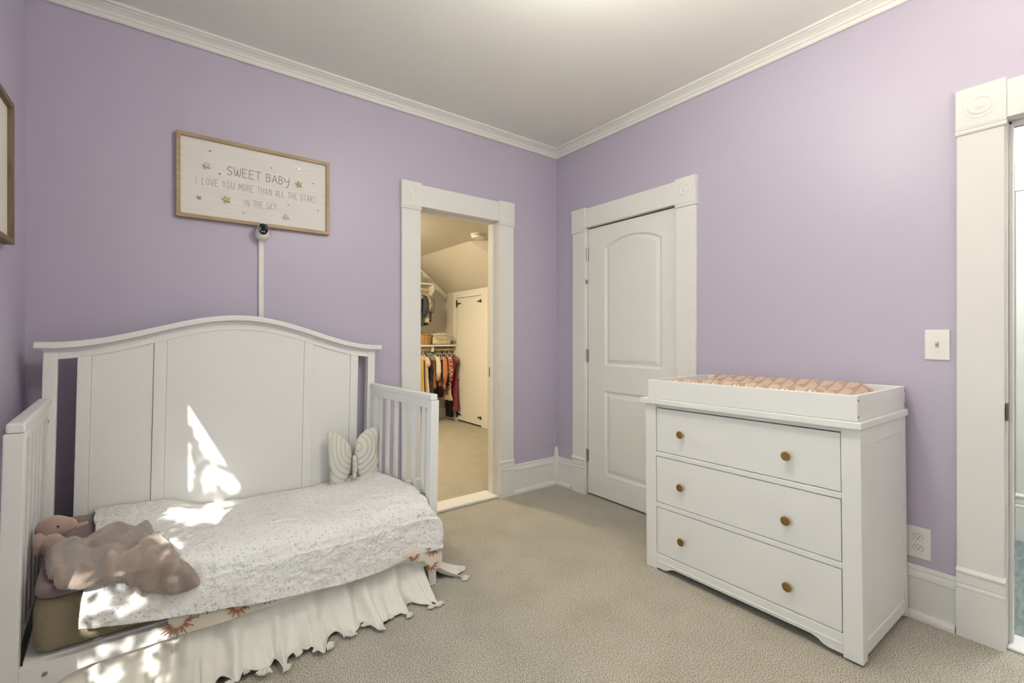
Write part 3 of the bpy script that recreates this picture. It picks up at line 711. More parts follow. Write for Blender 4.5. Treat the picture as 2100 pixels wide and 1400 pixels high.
m = MB(); m.ell((0, 0, -.02), (.095, .115, .055), nu=24, nv=12)
m.v = [(x*(1+.15*noise.noise(Vector((x, y, z))*20)), y, z+.012*noise.noise(Vector((x, y, z))*25)) for x, y, z in m.v]
m.build('cloth', mat('dark_purple_cloth', (.06, .035, .06), .85), t, smooth=True)
def soft_box(name, w, d, h, m_, parent, r=.02, wob=.006, fr=9, taper=0):
    mb = MB(); rows = []; n = 44; K = 12
    for i in range(K+1):
        q = i/K; z = h*q; ins = 0
        if z < r: ins = r-math.sqrt(max(0, r*r-(r-z)**2))
        if z > h-r: ins = r-math.sqrt(max(0, r*r-(z-h+r)**2))
        row = []
        for k in range(n):
            a = 2*PI*k/n; c_, s_ = math.cos(a), math.sin(a); p = 5
            rad = (abs(c_)**p+abs(s_)**p)**(-1/p)
            x = (w/2-ins)*rad*c_*(1+taper*q); y = (d/2-ins)*rad*s_*(1+taper*q)
            v = Vector((x, y, z)); e = wob*noise.noise(v*fr)
            row.append((x+e*c_*2, y+e*s_*2, z+wob*.7*noise.noise(v*fr+Vector((5, 5, 5)))))
        rows.append(row)
    mb.grid(rows, closed_v=True); mb.f += [tuple(range(n)), tuple(K*n+k for k in range(n))]; mb.mi += [0, 0]
    return mb.build(name, m_, parent, smooth=True)
t = thing('canvas_bag', 'cream canvas bag full of hangers on the lower closet shelf', 'bag', (.555, 3.10, 1.107))
soft_box('body', .30, .22, .125, cloth('cream_canvas', (.72, .65, .48), s=200), t, .03, .012, 12, .08)
MB().tube([(-.13, -.115, .10), (-.05, -.13, .045), (.05, -.13, .04), (.13, -.115, .10)], .008, 8).build('seam', cloth('cream_canvas_edge', (.76, .70, .55)), t, smooth=True)
for i in range(6):
    hh = hanger((.46+.03*i, 3.02+.012*i, 1.262+.004*(i % 3)), label='white hanger lying on top of the canvas bag', group='hangers heaped on the canvas bag')
    hh.rotation_euler = (R(8*i-20), R(88-7*i), R(70+9*i))
for i, (x, c_, h_, lb) in enumerate(((.225, (.55, .16, .08), .13, 'red children\'s book at the left end of the top closet shelf'), (.245, (.60, .42, .10), .15, 'yellow children\'s book on the top closet shelf'), (.262, (.25, .33, .30), .145, 'grey green children\'s book on the top closet shelf'))):
    t = thing('book', lb, 'book', (x-.02, 3.11, 1.975), group='books on the top shelf')
    MB().box(-.008, .008, -.08, .08, 0, h_).build('cover', mat('book_cover', c_, .6), t, bev=.001); MB().box(-.006, .006, -.078, .082, .003, h_-.003).build('pages', G['white'], t)

# ---------------------------------------------------------------- wall sign
def frame_mb(mb, f, a0, a1, z0, z1, wd, o0, o1):
    for (pa, pb) in (((a0, z1), (a1, z1)), ((a1, z0), (a0, z0)), ((a0, z0), (a0, z1)), ((a1, z1), (a1, z0))):
        pass
    O = [(a0, z0), (a1, z0), (a1, z1), (a0, z1)]; I = [(a0+wd, z0+wd), (a1-wd, z0+wd), (a1-wd, z1-wd), (a0+wd, z1-wd)]
    rings = [[f(a, o0, z) for a, z in O], [f(a, o1, z) for a, z in O], [f(a, o1, z) for a, z in I], [f(a, o0, z) for a, z in I]]
    mb.grid(rings, closed_u=True, closed_v=True); return mb
SX0, SX1, SZ0, SZ1 = -2.582, -1.845, 1.825, 2.252
sg = thing('wall_sign', 'whitewashed wooden wall sign with stars and lettering in a tan frame', 'sign', ((SX0+SX1)/2, 0, SZ0))
ox, oz = (SX0+SX1)/2, SZ0
fs = lambda a, o, z: (a-ox, -o, z-oz)
frame_mb(MB(), fs, SX0, SX1, SZ0, SZ1, .018, .001, .031).build('frame', M_oakframe, sg, bev=.0012)
m = MB(); lbox(m, fs, SX0+.012, SX1-.012, .006, .016, SZ0+.012, SZ1-.012); m.build('board', M_board, sg)
GL = {  # stroke letters on a unit box, x 0..1, y 0..1
 'S': [[(.92, .86), (.6, 1), (.25, .92), (.1, .74), (.3, .56), (.7, .44), (.9, .24), (.65, .03), (.3, 0), (.05, .15)]],
 'W': [[(0, 1), (.1, .15), (.25, 0), (.42, .15), (.5, .75), (.58, .15), (.78, 0), (.92, .2), (1, 1)]],
 'E': [[(.95, 1), (.1, 1), (.05, 0), (.95, 0)], [(.08, .52), (.8, .52)]], 'T': [[(-.05, 1), (1.05, 1)], [(.5, 1), (.5, 0)]],
 'B': [[(.1, 0), (.12, 1), (.6, 1), (.85, .82), (.6, .56), (.12, .53)], [(.6, .54), (.95, .3), (.65, .02), (.1, 0)]],
 'A': [[(0, 0), (.5, 1), (1, 0)], [(.2, .36), (.8, .36)]], 'Y': [[(0, 1), (.5, .5), (1, 1)], [(.5, .5), (.5, 0)]],
 'y': [[(0, .9), (.1, .5), (.45, .4), (.85, .55)], [(1, 1), (.9, .2), (.6, -.3), (.25, -.25)]],
 'I': [[(.5, 0), (.5, 1)]], 'L': [[(.1, 1), (.1, 0), (.9, 0)]], 'O': [[(.5+.45*math.cos(a), .5+.5*math.sin(a)) for a in [2*PI*i/18 for i in range(19)]]],
 'V': [[(0, 1), (.5, 0), (1, 1)]], 'U': [[(.05, 1), (.05, .3), (.25, .03), (.75, .03), (.95, .3), (.95, 1)]],
 'M': [[(0, 0), (.08, 1), (.5, .35), (.92, 1), (1, 0)]], 'R': [[(.1, 0), (.1, 1), (.65, 1), (.9, .78), (.65, .52), (.1, .5)], [(.55, .5), (.95, 0)]],
 'H': [[(.08, 0), (.08, 1)], [(.92, 0), (.92, 1)], [(.08, .5), (.92, .5)]], 'N': [[(.08, 0), (.08, 1), (.92, 0), (.92, 1)]], 'K': [[(.1, 0), (.1, 1)], [(.9, 1), (.12, .45), (.92, 0)]],
}
def write(mb, f, text, x0, x1, z0, h, lw, o, space=.8, gapf=.42, widths={'I': .35, 'M': 1.15, 'W': 1.25}):
    units = sum((space if c == ' ' else widths.get(c, 1)) + gapf for c in text)-gapf
    cw = (x1-x0)/units; x = x0
    for c in text:
        wch = (space if c == ' ' else widths.get(c, 1))*cw
        if c != ' ':
            for st in GL[c]:
                pts = [(x+p*wch, z0+q*h) for p, q in st]
                for p0_, p1_ in zip(pts, pts[1:]): mb.tube([f(p0_[0], o, p0_[1]), f(p1_[0], o, p1_[1])], lw/2, 6, sy=1)
        x += wch+gapf*cw
for wd_, x0, x1, hh_ in (('SWEET', -2.364, -2.206, .045), ('BABy', -2.181, -2.062, .043)):
    m = MB(); write(m, fs, wd_, x0, x1, 2.077, hh_, .0030, .0165, gapf=.25); m.build('lettering', M_ink, sg, weld=False)
for wd_, x0, x1, z_ in (('I', -2.502, -2.496, 2.0045), ('LOVE', -2.474, -2.405, 2.0045), ('YOU', -2.385, -2.330, 2.0045), ('MORE', -2.311, -2.242, 2.0045), ('THAN', -2.222, -2.152, 2.0045), ('ALL', -2.131, -2.088, 2.0045),
     ('THE', -2.069, -2.022, 2.0045), ('STARS', -2.003, -1.919, 2.0045), ('IN', -2.288, -2.261, 1.926), ('THE', -2.241, -2.196, 1.926), ('SKY', -2.178, -2.127, 1.926)):
    m = MB(); write(m, fs, wd_, x0, x1, z_, .035, .0021, .0165); m.build('lettering', M_ink2, sg, weld=False)
def star(name, a, z, r, th, mt, rot=0):
    pl = []
    for i in range(10):
        q = PI/2+rot+i*PI/5; rr_ = r if i % 2 == 0 else r*.45; pl.append((a+rr_*math.cos(q), z+rr_*math.sin(q)))
    MB().prism(pl, .016, .016+th, lambda u, v, w: fs(u, w, v)).build(name, mt, sg)
for i, (a, z, r, th, mt, ro_) in enumerate(((-2.454, 2.103, .020, .009, M_starpink, .3), (-2.012, 2.093, .020, .009, M_starwood, .2), (-2.366, 1.943, .022, .009, M_starwood, .25), (-2.078, 1.897, .018, .009, M_starpink, .4),
     (-2.012, 2.182, .015, .004, M_starwhite, 0), (-2.488, 1.932, .015, .001, M_ink2, .5), (-2.440, 2.183, .0065, .001, M_ink, .2), (-2.397, 2.074, .0065, .001, M_ink, .1), (-2.154, 2.158, .006, .001, M_ink2, 0),
     (-1.935, 2.115, .005, .001, M_ink, .3), (-2.067, 1.967, .006, .001, M_ink2, 0), (-1.907, 1.962, .005, .001, M_ink, 0), (-2.288, 1.887, .006, .001, M_ink2, 0))):
    star('star', a, z, r, th, mt, ro_)
# framed picture on the left wall
pf = thing('picture_frame', 'brown wooden framed picture with a blank cream panel on the left wall', 'picture', (XL, -.60, 1.567))
fp = lambda a, o, z: (o, a+.60, z-1.567)
frame_mb(MB(), fp, -.86, -.338, 1.567, 2.098, .020, .002, .030).build('frame', M_darkframe, pf, bev=.001)
m = MB(); lbox(m, fp, -.845, -.352, .006, .014, 1.582, 2.083); m.build('panel', mat('cream_picture_paper', (.78, .76, .70), .6), pf)

# baby camera and its cable cover
t = thing('cable_cover', 'white vertical cable cover running from the baby camera to behind the crib', 'cable cover', (-2.203, 0, .25))
MB().box(-.0125, .0125, -.012, 0, 0, 1.53).build('channel', M_plate, t, bev=.002)
t = thing('baby_monitor', 'white round baby camera with a black face below the sign', 'camera', (-2.203, 0, 1.80))
MB().lathe([(.024, 0), (.030, -.006), (.026, -.014), (.012, -.022), (.010, -.04)], 'y', (0, 0, -.022), 28).build('mount', M_plate, t, smooth=True)
MB().ell((0, -.048, -.020), (.035, .034, .035), nu=32, nv=20).build('housing', M_plate, t, smooth=True)
MB().ell((.002, -.058, .006), (.0275, .030, .034), nu=32, nv=20).build('head', M_plate, t, smooth=True)
vd = Vector((-.13, -1, -.10)).normalized(); vx = Vector((1, -.13, 0)).normalized(); vz = vx.cross(vd).normalized(); vz = vz if vz.z > 0 else -vz
c0 = Vector((.003, -.058, .001))
shl = []
for k in range(40):
    a = 2*PI*k/40; p = 3.0; rad = (abs(math.cos(a))**p+abs(math.sin(a))**p)**(-1/p)
    x_, z_ = .0235*rad*math.cos(a), .0285*rad*math.sin(a)
    if z_ < 0: x_ *= 1-.42*(-z_/.0285)**2
    shl.append((x_, z_))
m = MB(); rows = [[c0+vx*(x_*q)+vz*(z_*q)+vd*h_ for x_, z_ in shl] for q, h_ in ((1.0, .012), (1.0, .0335), (.93, .0355), (.5, .0372), (.01, .0375))]
m.grid(rows, closed_v=True); face = m.build('face', M_blackplastic, t, smooth=False); face['label'] = 'black glass face'
GLo = {'O': GL['O'], 'w': [[(0, .7), (.25, 0), (.5, .6), (.75, 0), (1, .7)]], 'l': [[(.5, 0), (.5, 1)]], 'e': [[(.1, .35), (.9, .35), (.6, .7), (.1, .4), (.4, 0), (.9, .1)]], 't': [[(.4, 1), (.45, 0), (.8, 0)], [(.1, .7), (.8, .7)]]}
GL.update(GLo)
m = MB(); write(m, lambda a, o, z: tuple(c0+vx*a+vz*z+vd*o), 'Owlet', -.0095, .0095, -.0165, .0052, .0012, .0376, gapf=.2)
o = m.build('face_mark', M_plate, t, weld=False); o['label'] = 'tiny white lettering'

# switch and outlet
t = thing('light_switch', 'white toggle light switch plate beside the hallway door casing', 'light switch', (0, -2.389, 1.186))
MB().box(-.006, 0, -.0405, .0405, -.064, .064).build('plate', M_plate, t, bev=.003)
MB().box(-.0075, -.005, -.006, .006, -.013, .013).prism([(-.006, -.006), (-.018, .004), (-.018, .010), (-.006, .010)], -.004, .004, lambda x, z, y: (x, y, z)).build('toggle', mat('ivory_toggle', (.62, .60, .56), .35), t)
for z in (-.03, .03): MB().lathe([(.001, -.0072), (.0035, -.0070), (.0038, -.006)], 'x', (0, 0, z), 12).build('screw', M_plate, t)
t = thing('power_outlet', 'white double power outlet low on the wall beside the dresser', 'outlet', (0, -2.327, .325))
MB().box(-.006, 0, -.043, .043, -.068, .068).build('plate', M_plate, t, bev=.003)
for z in (-.024, .024):
    s_ = MB().prism([(.0165*math.cos(a), max(-.0125, min(.0125, .0165*math.sin(a)))) for a in [2*PI*i/28 for i in range(28)]], -.0075, -.005, lambda u, v, w, z=z: (w, u, v+z)).build('socket', M_plate, t)
    MB().box(-.0079, -.007, -.0075, -.0055, z-.001, z+.007).box(-.0079, -.007, .0055, .0075, z-.001, z+.006).lathe([(.0022, -.0079), (.0022, -.007)], 'x', (0, 0, z-.006), 10).build('slot', M_dark, s_)
    MB().prism([(.0175*math.cos(a), max(-.0135, min(.0135, .0175*math.sin(a)))) for a in [2*PI*i/28 for i in range(28)]], -.0064, -.005, lambda u, v, w, z=z: (w, u, v+z)).build('socket_rim', M_dark, s_)

# ---------------------------------------------------------------- dresser   (local x along the front, y towards the wall, z up)
D = thing('dresser', 'white three drawer dresser with brass knobs against the lavender wall', 'dresser', (-.563, -1.326, 0), (0, R(-.55), R(-90.9)))
DW, DD, DHt = .966, .540, .868
def post(x0, x1, y0, y1, z0=0): return MB().box(x0, x1, y0, y1, z0, DHt)
post(0, .064, 0, .05).build('leg', M_white, D, bev=.003); post(DW-.064, DW, 0, .05).build('leg', M_white, D, bev=.003)
post(0, .045, DD-.03, DD).build('leg', M_white, D, bev=.003); post(DW-.045, DW, DD-.03, DD).build('leg', M_white, D, bev=.003)
for x in (.006, DW-.022):
    MB().box(x, x+.016, .05, DD-.03, .07, .80).build('side_panel', M_white, D)
    xs0, xs1 = (x-.004, x+.014) if x < .5 else (x+.002, x+.020)
    MB().box(xs0, xs1, .05, DD-.03, .800, DHt).build('side_rail', M_white, D, bev=.002)
    MB().box(xs0, xs1, .05, DD-.03, .020, .072).build('side_rail', M_white, D, bev=.002)
MB().box(.02, DW-.02, DD-.025, DD-.018, .08, DHt).build('back_panel', M_white, D)
MB().box(.064, DW-.064, .012, .030, .849, DHt).build('top_rail', M_white, D, bev=.001)
for z in (.607, .342): MB().box(.064, DW-.064, .001, .03, z-.0115, z+.0115).build('drawer_rail', M_white, D, bev=.002)
ap = [(.064, .083), (DW-.064, .083), (DW-.064, .010), (.852, .010), (.835, .014), (.815, .027), (.79, .033), (.17, .033), (.148, .027), (.125, .014), (.11, .010), (.064, .010)]
MB().prism(ap, .002, .022, lambda u, v, w: (u, w, v)).build('apron', M_white, D, bev=.0015)
MB().box(.064, DW-.064, -.001, .004, .046, .049).box(.064, DW-.064, .004, .012, .083, .087).build('apron_bead', M_white, D, bev=.001)
MB().box(-.018, DW+.008, -.022, DD+.005, DHt, DHt+.028).build('top', M_white, D, bev=.004, seg=3)
MB().box(.05, DW-.05, .20, DD-.03, .084, .09).build('bottom_panel', M_white, D)
kn = [(.221, .731), (.714, .724), (.219, .468), (.710, .458), (.221, .200), (.713, .189)]
for i, (z0, z1) in enumerate(((.6215, .8450), (.3565, .5925), (.0900, .3275))):
    d = MB().box(.067, DW-.067, .003 if i else .006, .022, z0, z1).build('drawer', M_white, D, bev=.0015)
    MB().box(.065, DW-.065, .022, .024, z0-.003, z1+.003).build('shadow_gap', M_dark, d)
    for kx, kz in kn[2*i:2*i+2]:
        y0_ = .003
        k_ = MB().lathe([(.008, 0), (.007, -.012), (.009, -.016), (.018, -.018), (.020, -.021), (.019, -.025)], 'y', (kx, y0_, kz), 28).build('knob', M_knobside, d, smooth=False)
        MB().lathe([(.0185, -.0248), (.016, -.0262), (.001, -.027)], 'y', (kx, y0_, kz), 28).build('knob_face', M_brass, k_, smooth=False)
for x in (0.0,):
    for xx, yy in ((.032, .03), (DW-.032, .03)):
        MB().box(xx-.02, xx+.02, yy-.022, yy+.02, -.004, .003).build('rust_spot_pad', mat('rust_spot_brown', (.10, .055, .03), .9), D)  # thin brown pads standing in for rust spots on the carpet
# changing tray on the dresser
T = thing('changing_tray', 'white changing table tray standing on the dresser', 'changing tray', tuple(D.matrix_basis @ Vector((0, 0, 0))), D.rotation_euler)
T.location = D.location
TX0, TX1, TY0, TY1, TZ0, TZ1 = .030, DW-.004, -.016, DD+.012, DHt+.0285, DHt+.126
q_ = .016
MB().box(TX0, TX1, TY0, TY0+q_, TZ0, TZ1).build('front_board', M_white, T, bev=.003)
MB().box(TX0, TX1, TY1-q_, TY1, TZ0, TZ1).build('back_board', M_white, T, bev=.003)
MB().box(TX0, TX0+q_, TY0+q_, TY1-q_, TZ0, TZ1).build('end_board', M_white, T, bev=.002)
MB().box(TX1-q_, TX1, TY0+q_, TY1-q_, TZ0, TZ1).build('end_board', M_white, T, bev=.002)
MB().box(TX0+q_, TX1-q_, TY0+q_, TY1-q_, TZ0, TZ0+.008).build('base_board', M_white, T)
for y in (TY0+.008, TY1-.008):
    for z in (TZ0+.018, TZ1-.018):
        o = MB().lathe([(.0045, TX1-.004), (.0045, TX1+.0006), (.001, TX1+.0006)], 'x', (0, y, z), 12).build('screw', M_bronze, T); o['label'] = 'dark screw head'
P = thing('changing_pad', 'contoured changing pad with a rust and cream arch print lying in the tray', 'changing pad', D.location, D.rotation_euler)
m = MB(); rows = []
y0, y1 = TY0+q_+.012, TY1-q_-.012; xa, xb = TX0+.035, TX1-.075
for i in range(41):
    x = xa+(xb-xa)*i/40; e = min(1, min(i, 40-i)/4); row = []
    for k in range(25):
        q = k/24; y = y0+(y1-y0)*q; s_ = abs(2*q-1)
        edge = math.sqrt(max(0, 1-max(0, (s_-.86)/.14)**2))
        top = .050+.048*min(1, s_/.8)**2
        row.append((x, y, TZ0+.008+top*edge*math.sqrt(max(0, 1-(1-e)**2))+.002*noise.noise(Vector((x*14, y*14, 0)))))
    rows.append(row)
m.grid(rows); n0 = len(m.v)
m.build('cover', M_scallop, P, smooth=True, solid=.004)
t = thing('plastic_packet', 'crumpled clear plastic packet lying under the dresser', 'packet', (-.44, -1.80, .0))
m = MB(); rows = [[(.05*i/6+.004*rg.random(), -.035+.07*k/6, .012+.012*rg.random()) for k in range(7)] for i in range(7)]
m.grid(rows); m.build('film', mat('clear_film', (.55, .60, .60), .15), t, solid=.001)

# ---------------------------------------------------------------- crib   (local x along the headboard, -y towards the room, z up)
CO = (-1.60, -.045, 0); CR_ = (0, R(1.15), R(3.4))
K = thing('toddler_bed', 'white convertible crib used as a toddler bed with an arched headboard', 'bed', CO, CR_)
xc = -.737
def capz(x):
    s = abs(x-xc); return 1.170+(.0725*(1+math.cos(PI*s/.72)) if s < .72 else 0)
def arc_board(name, x0, x1, zt, zb, y0, y1, m_=M_white, bev=.002, n=60, parent=K):
    mb = MB(); rows = []
    for i in range(n+1):
        x = x0+(x1-x0)*i/n; a, b = zb(x), zt(x); rows.append([(x, y0, a), (x, y1, a), (x, y1, b), (x, y0, b)])
    mb.grid(rows, closed_v=True); mb.f += [(0, 1, 2, 3), tuple(n*4+i for i in range(4))]; mb.mi += [0, 0]
    return mb.build(name, m_, parent, bev=bev)
HB = bpy.data.objects.new('headboard', None); C.objects.link(HB); HB.parent = K
hp = HB
arc_board('cap_rail', -1.486, .016, capz, lambda x: capz(x)-.028, -.074, .002, bev=.005, parent=hp)
arc_board('cap_molding', -1.462, -.012, lambda x: capz(x)-.028, lambda x: capz(x)-.040, -.052, -.006, bev=.003, parent=hp)
arc_board('arched_rail', -1.416, -.058, lambda x: capz(x)-.036, lambda x: capz(x)-.073, -.042, -.010, bev=.0015, parent=hp)
for sgn, z0 in ((-1, -.028), (1, 0)):
    xo, xi = xc+sgn*.722, xc+sgn*.677
    arc_board('post', min(xo, xi), max(xo, xi), lambda x: 1.133, lambda x, z0=z0: z0, -.044, 0.0, bev=.003, n=1, parent=hp)
ptop = lambda x: capz(x)-.0725
for sgn in (-1, 1):
    a, b = sorted((xc+sgn*.617, xc+sgn*.571)); arc_board('stile', a, b, ptop, lambda x: .20, -.042, -.012, n=8, parent=hp)
    a, b = sorted((xc+sgn*.356, xc+sgn*.308)); arc_board('stile', a, b, ptop, lambda x: .20, -.0415, -.012, n=8, bev=.001, parent=hp)
    a, b = sorted((xc+sgn*.571, xc+sgn*.3565)); arc_board('panel', a+.001, b-.001, ptop, lambda x: .20, -.035, -.018, n=20, bev=0, parent=hp)
arc_board('panel', xc-.307, xc+.307, ptop, lambda x: .20, -.0385, -.018, m_=M_headboard, n=40, bev=0, parent=hp)
arc_board('lower_rail', xc-.677, xc+.677, lambda x: .26, lambda x: .16, -.043, -.012, n=1, parent=hp)
for sgn in (-1, 1):
    side = bpy.data.objects.new('side_rail', None); C.objects.link(side); side.parent = K
    xo = xc+sgn*.735; X = lambda d: xo-sgn*d         # d metres inward from the outer face
    zf = -.028 if sgn < 0 else 0
    b_ = lambda nm, d0, d1, y0, y1, z0, z1, bev=.002: MB().box(X(d0), X(d1), y0, y1, z0, z1).build(nm, M_white, side, bev=bev)
    b_('front_post', 0, .045, -.778, -.733, zf, .905, .003)
    b_('arm_cap', .004, .044, -.772, -.044, .9055, .936, .006)
    b_('top_rail', .010, .034, -.733, -.044, .862, .9055)
    b_('bottom_rail', .010, .034, -.733, -.044, .150, .215)
    b_('rear_strip', .006, .036, -.090, -.044, .150, .862)
    for i in range(6):
        y = -.136-.1035*i; b_('slat', .017, .028, y-.038, y, .215, .862, .003)
    for (y, z) in ((-.067, .842), (-.067, .30), (-.712, .855), (-.712, .43)):
        o = MB().lathe([(.0001, 0), (.0055, 0), (.006, .003), (.0001, .003)], 'x', (X(.036 if y > -.5 else .034), y, z), 14).build('bolt', M_steel, side); o['label'] = 'steel bolt head'
rail = [( -1.427, .205), (-.047, .205), (-.047, .100), (-.085, .105), (-.115, .125), (-.15, .145), (-.20, .155), (-1.27, .155), (-1.32, .145), (-1.355, .125), (-1.39, .105), (-1.427, .100)]
MB().prism(rail, -.776, -.752, lambda u, v, w: (u, w, v)).build('front_rail', M_white, K, bev=.002)
o = MB().lathe([(.0001, -.7785), (.006, -.7785), (.007, -.775)], 'y', (-1.371, 0, .172), 16).build('bolt', M_steel, K); o['label'] = 'steel bolt head'
MB().box(-1.42, -.055, -.752, -.05, .195, .212).build('mattress_support', M_white, K)

# mattress and bedding
def ztop(x):      # the mattress sags a little to the right
    return .398-.030*max(0, min(1, (x+1.10)/.5))
t = thing('mattress', 'crib mattress in an olive green ribbed fitted sheet', 'mattress', CO, CR_)
def slab(name, x0, x1, y0, y1, zb, zt, m_, parent, r=.03, nx=60, ny=30, wob=0, fr=8):
    mb = MB(); rows = []
    # superelliptic cross-section loops along z
    prof = []
    for i in range(7): a = PI/2*i/6; prof.append((r*(1-math.sin(a)), 0, r*(1-math.cos(a))))
    for i in range(7): a = PI/2*i/6; prof.append((r*(1-math.cos(a)), 1, -r*(1-math.sin(a))))
    loop = []
    n = 36
    cx, cy, hx, hy = (x0+x1)/2, (y0+y1)/2, (x1-x0)/2, (y1-y0)/2; cr = .05
    for (sx, sy, a0) in ((1, 1, 0), (-1, 1, 90), (-1, -1, 180), (1, -1, 270)):
        for i in range(7):
            a = R(a0+90*i/6); loop.append((cx+sx*(hx-cr), cy+sy*(hy-cr), cr*math.cos(a), cr*math.sin(a)))
    L2 = []
    for i in range(len(loop)):
        p, q = loop[i], loop[(i+1) % len(loop)]
        L2.append(p)
        if i % 7 == 6:
            for k in range(1, 24): u = k/24; L2.append(tuple(p[j]*(1-u)+q[j]*u for j in range(4)))
    for ins, which, dz in prof:
        row = []
        for (bx, by, dx, dy) in L2:
            l = math.hypot(dx, dy) or 1; x = bx+dx*(1-ins/l if l > 1e-6 else 1); y = by+dy*(1-ins/l if l > 1e-6 else 1)
            z = (zb(x) if which == 0 else zt(x))+dz
            v = Vector((x, y, z)); row.append((x+wob*noise.noise(v*fr), y+wob*noise.noise(v*fr+Vector((3, 1, 2))), z+wob*.6*noise.noise(v*fr+Vector((9, 4, 2)))))
        rows.append(row)
    mb.grid(rows, closed_v=True); n_ = len(L2)
    # top and bottom fans
    for base_ in (0, (len(rows)-1)*n_):
        cz = sum(mb.v[base_+k][2] for k in range(n_))/n_
        h = n_//2
        mb.f.append(tuple(base_+k for k in range(n_))); mb.mi.append(0)
    return mb.build(name, m_, parent, smooth=True)
slab('mattress_core', -1.405, -.055, -.762, -.052, lambda x: .214, lambda x: ztop(x)-.008, M_olive, t, r=.040, wob=.002)
t = thing('folded_sheet', 'mauve cotton blanket laid flat under the floral quilt', 'blanket', CO, CR_)
slab('sheet', -1.403, -1.12, -.772, -.050, lambda x: .388, lambda x: .432-.026*max(0, min(1, (x+1.31)/.06)), M_mauve, t, r=.018, wob=.003, fr=6)

def smooth(a, b, x):
    t_ = max(0, min(1, (x-a)/(b-a))); return t_*t_*(3-2*t_)
def zq(x, y):
    z = .443-.015*smooth(-1.2, -.7, x)
    z -= .050*smooth(-1.05, -.88, x)*smooth(-.34, -.08, y)*(1-.55*smooth(-.30, -.05, x))
    z += .018*math.exp(-((x+.12)/.14)**2-((y+.58)/.14)**2)
    z -= .022*smooth(-.62, -.80, y)
    n1 = noise.noise(Vector((x*5, y*6, 1.3))); n2 = noise.noise(Vector((x*13, y*15, 4.3)))
    n3 = noise.noise(Vector((x*34, y*30, 2.1))); n4 = noise.noise(Vector((x*60+y*20, y*52, 8.1)))
    return z+.010*n1+.0055*n2+.0030*n3+.0014*n4
def zedge(x):
    pts = [(-1.31, .297), (-1.07, .243), (-.787, .196), (-.467, .162), (-.30, .168), (-.185, .186), (.03, .200)]
    for (a, za), (b, zb) in zip(pts, pts[1:]):
        if x <= b: u = (x-a)/(b-a); return za+(zb-za)*u
    return pts[-1][1]
def quilt_surface(x0, x1, front, edge, lift=0, nx=150, seed=0, right_drop=True, yb=-.048, xl=None):
    rows = []
    for i in range(nx+1):
        u = i/nx; row = []
        pass
        segs = []
        xf = x0+(x1-x0)*u
        n_t = 130; rad = .085; yr_ = -.705
        for k in range(n_t+1):
            y = yb+(yr_-yb)*k/n_t; segs.append((y, zq(xf, y)+lift))
        zr = zq(xf, yr_)+lift
        for k in range(1, 13):
            a = PI/2*k/12; segs.append((yr_-rad*math.sin(a), zr-rad*(1-math.cos(a))*.9))
        ze = edge(xf); zc = zr-rad*.9
        for k in range(1, 41):
            q = k/40; z = zc+(ze-zc)*q
            y = yr_-rad-front-.008-.010*q
            segs.append((y, z))
        for k, (y, z) in enumerate(segs):
            x = xf
            d = max(0, (-.60-y)/.2)
            rip = noise.noise(Vector((x*8+seed, z*3, 7.7)))*.012+noise.noise(Vector((x*22+seed, z*5, 2.2)))*.006+noise.noise(Vector((x*48+seed, z*22, 5.2)))*.003
            yy = y-(rip+.004)*min(1, d)*smooth(-.70, -.79, y)
            # the quilt flares outwards over the right front post
            fl = smooth(-.16, 0.0, x)*smooth(-.70, -.79, y); yy -= .034*fl
            row.append((x, yy, z))
        rows.append(row)
    return rows
t = thing('quilt', 'white quilt with a tiny floral print spread over the bed', 'quilt', CO, CR_)
rows = quilt_surface(-1.292, -.052, .0, zedge, nx=300)
# shape the outline: ragged left edge, right front corner reaching past the post
nr = len(rows)
for i, row in enumerate(rows):
    u = i/(nr-1)
    for k, (x, y, z) in enumerate(row):
        dx = 0
        if u < .12: dx += (1-u/.12)*(.020*noise.noise(Vector((y*7, 0, z*6)))+.012*smooth(-.2, -.35, y)*(1-smooth(-.5, -.7, y)))
        fr_ = smooth(-.75, -.80, y)
        if u > .86: dx += .052*((u-.86)/.14)**1.6*fr_*smooth(.40, .30, z)
        # stop short at the arm slats: roll up against them
        if u > .94 and fr_ < .5: z += .012*(u-.94)/.06
        row[k] = (x+dx, y, z)
m = MB().grid(rows); m.build('quilt_top', M_quilt, t, smooth=True, solid=.008, off=-1)
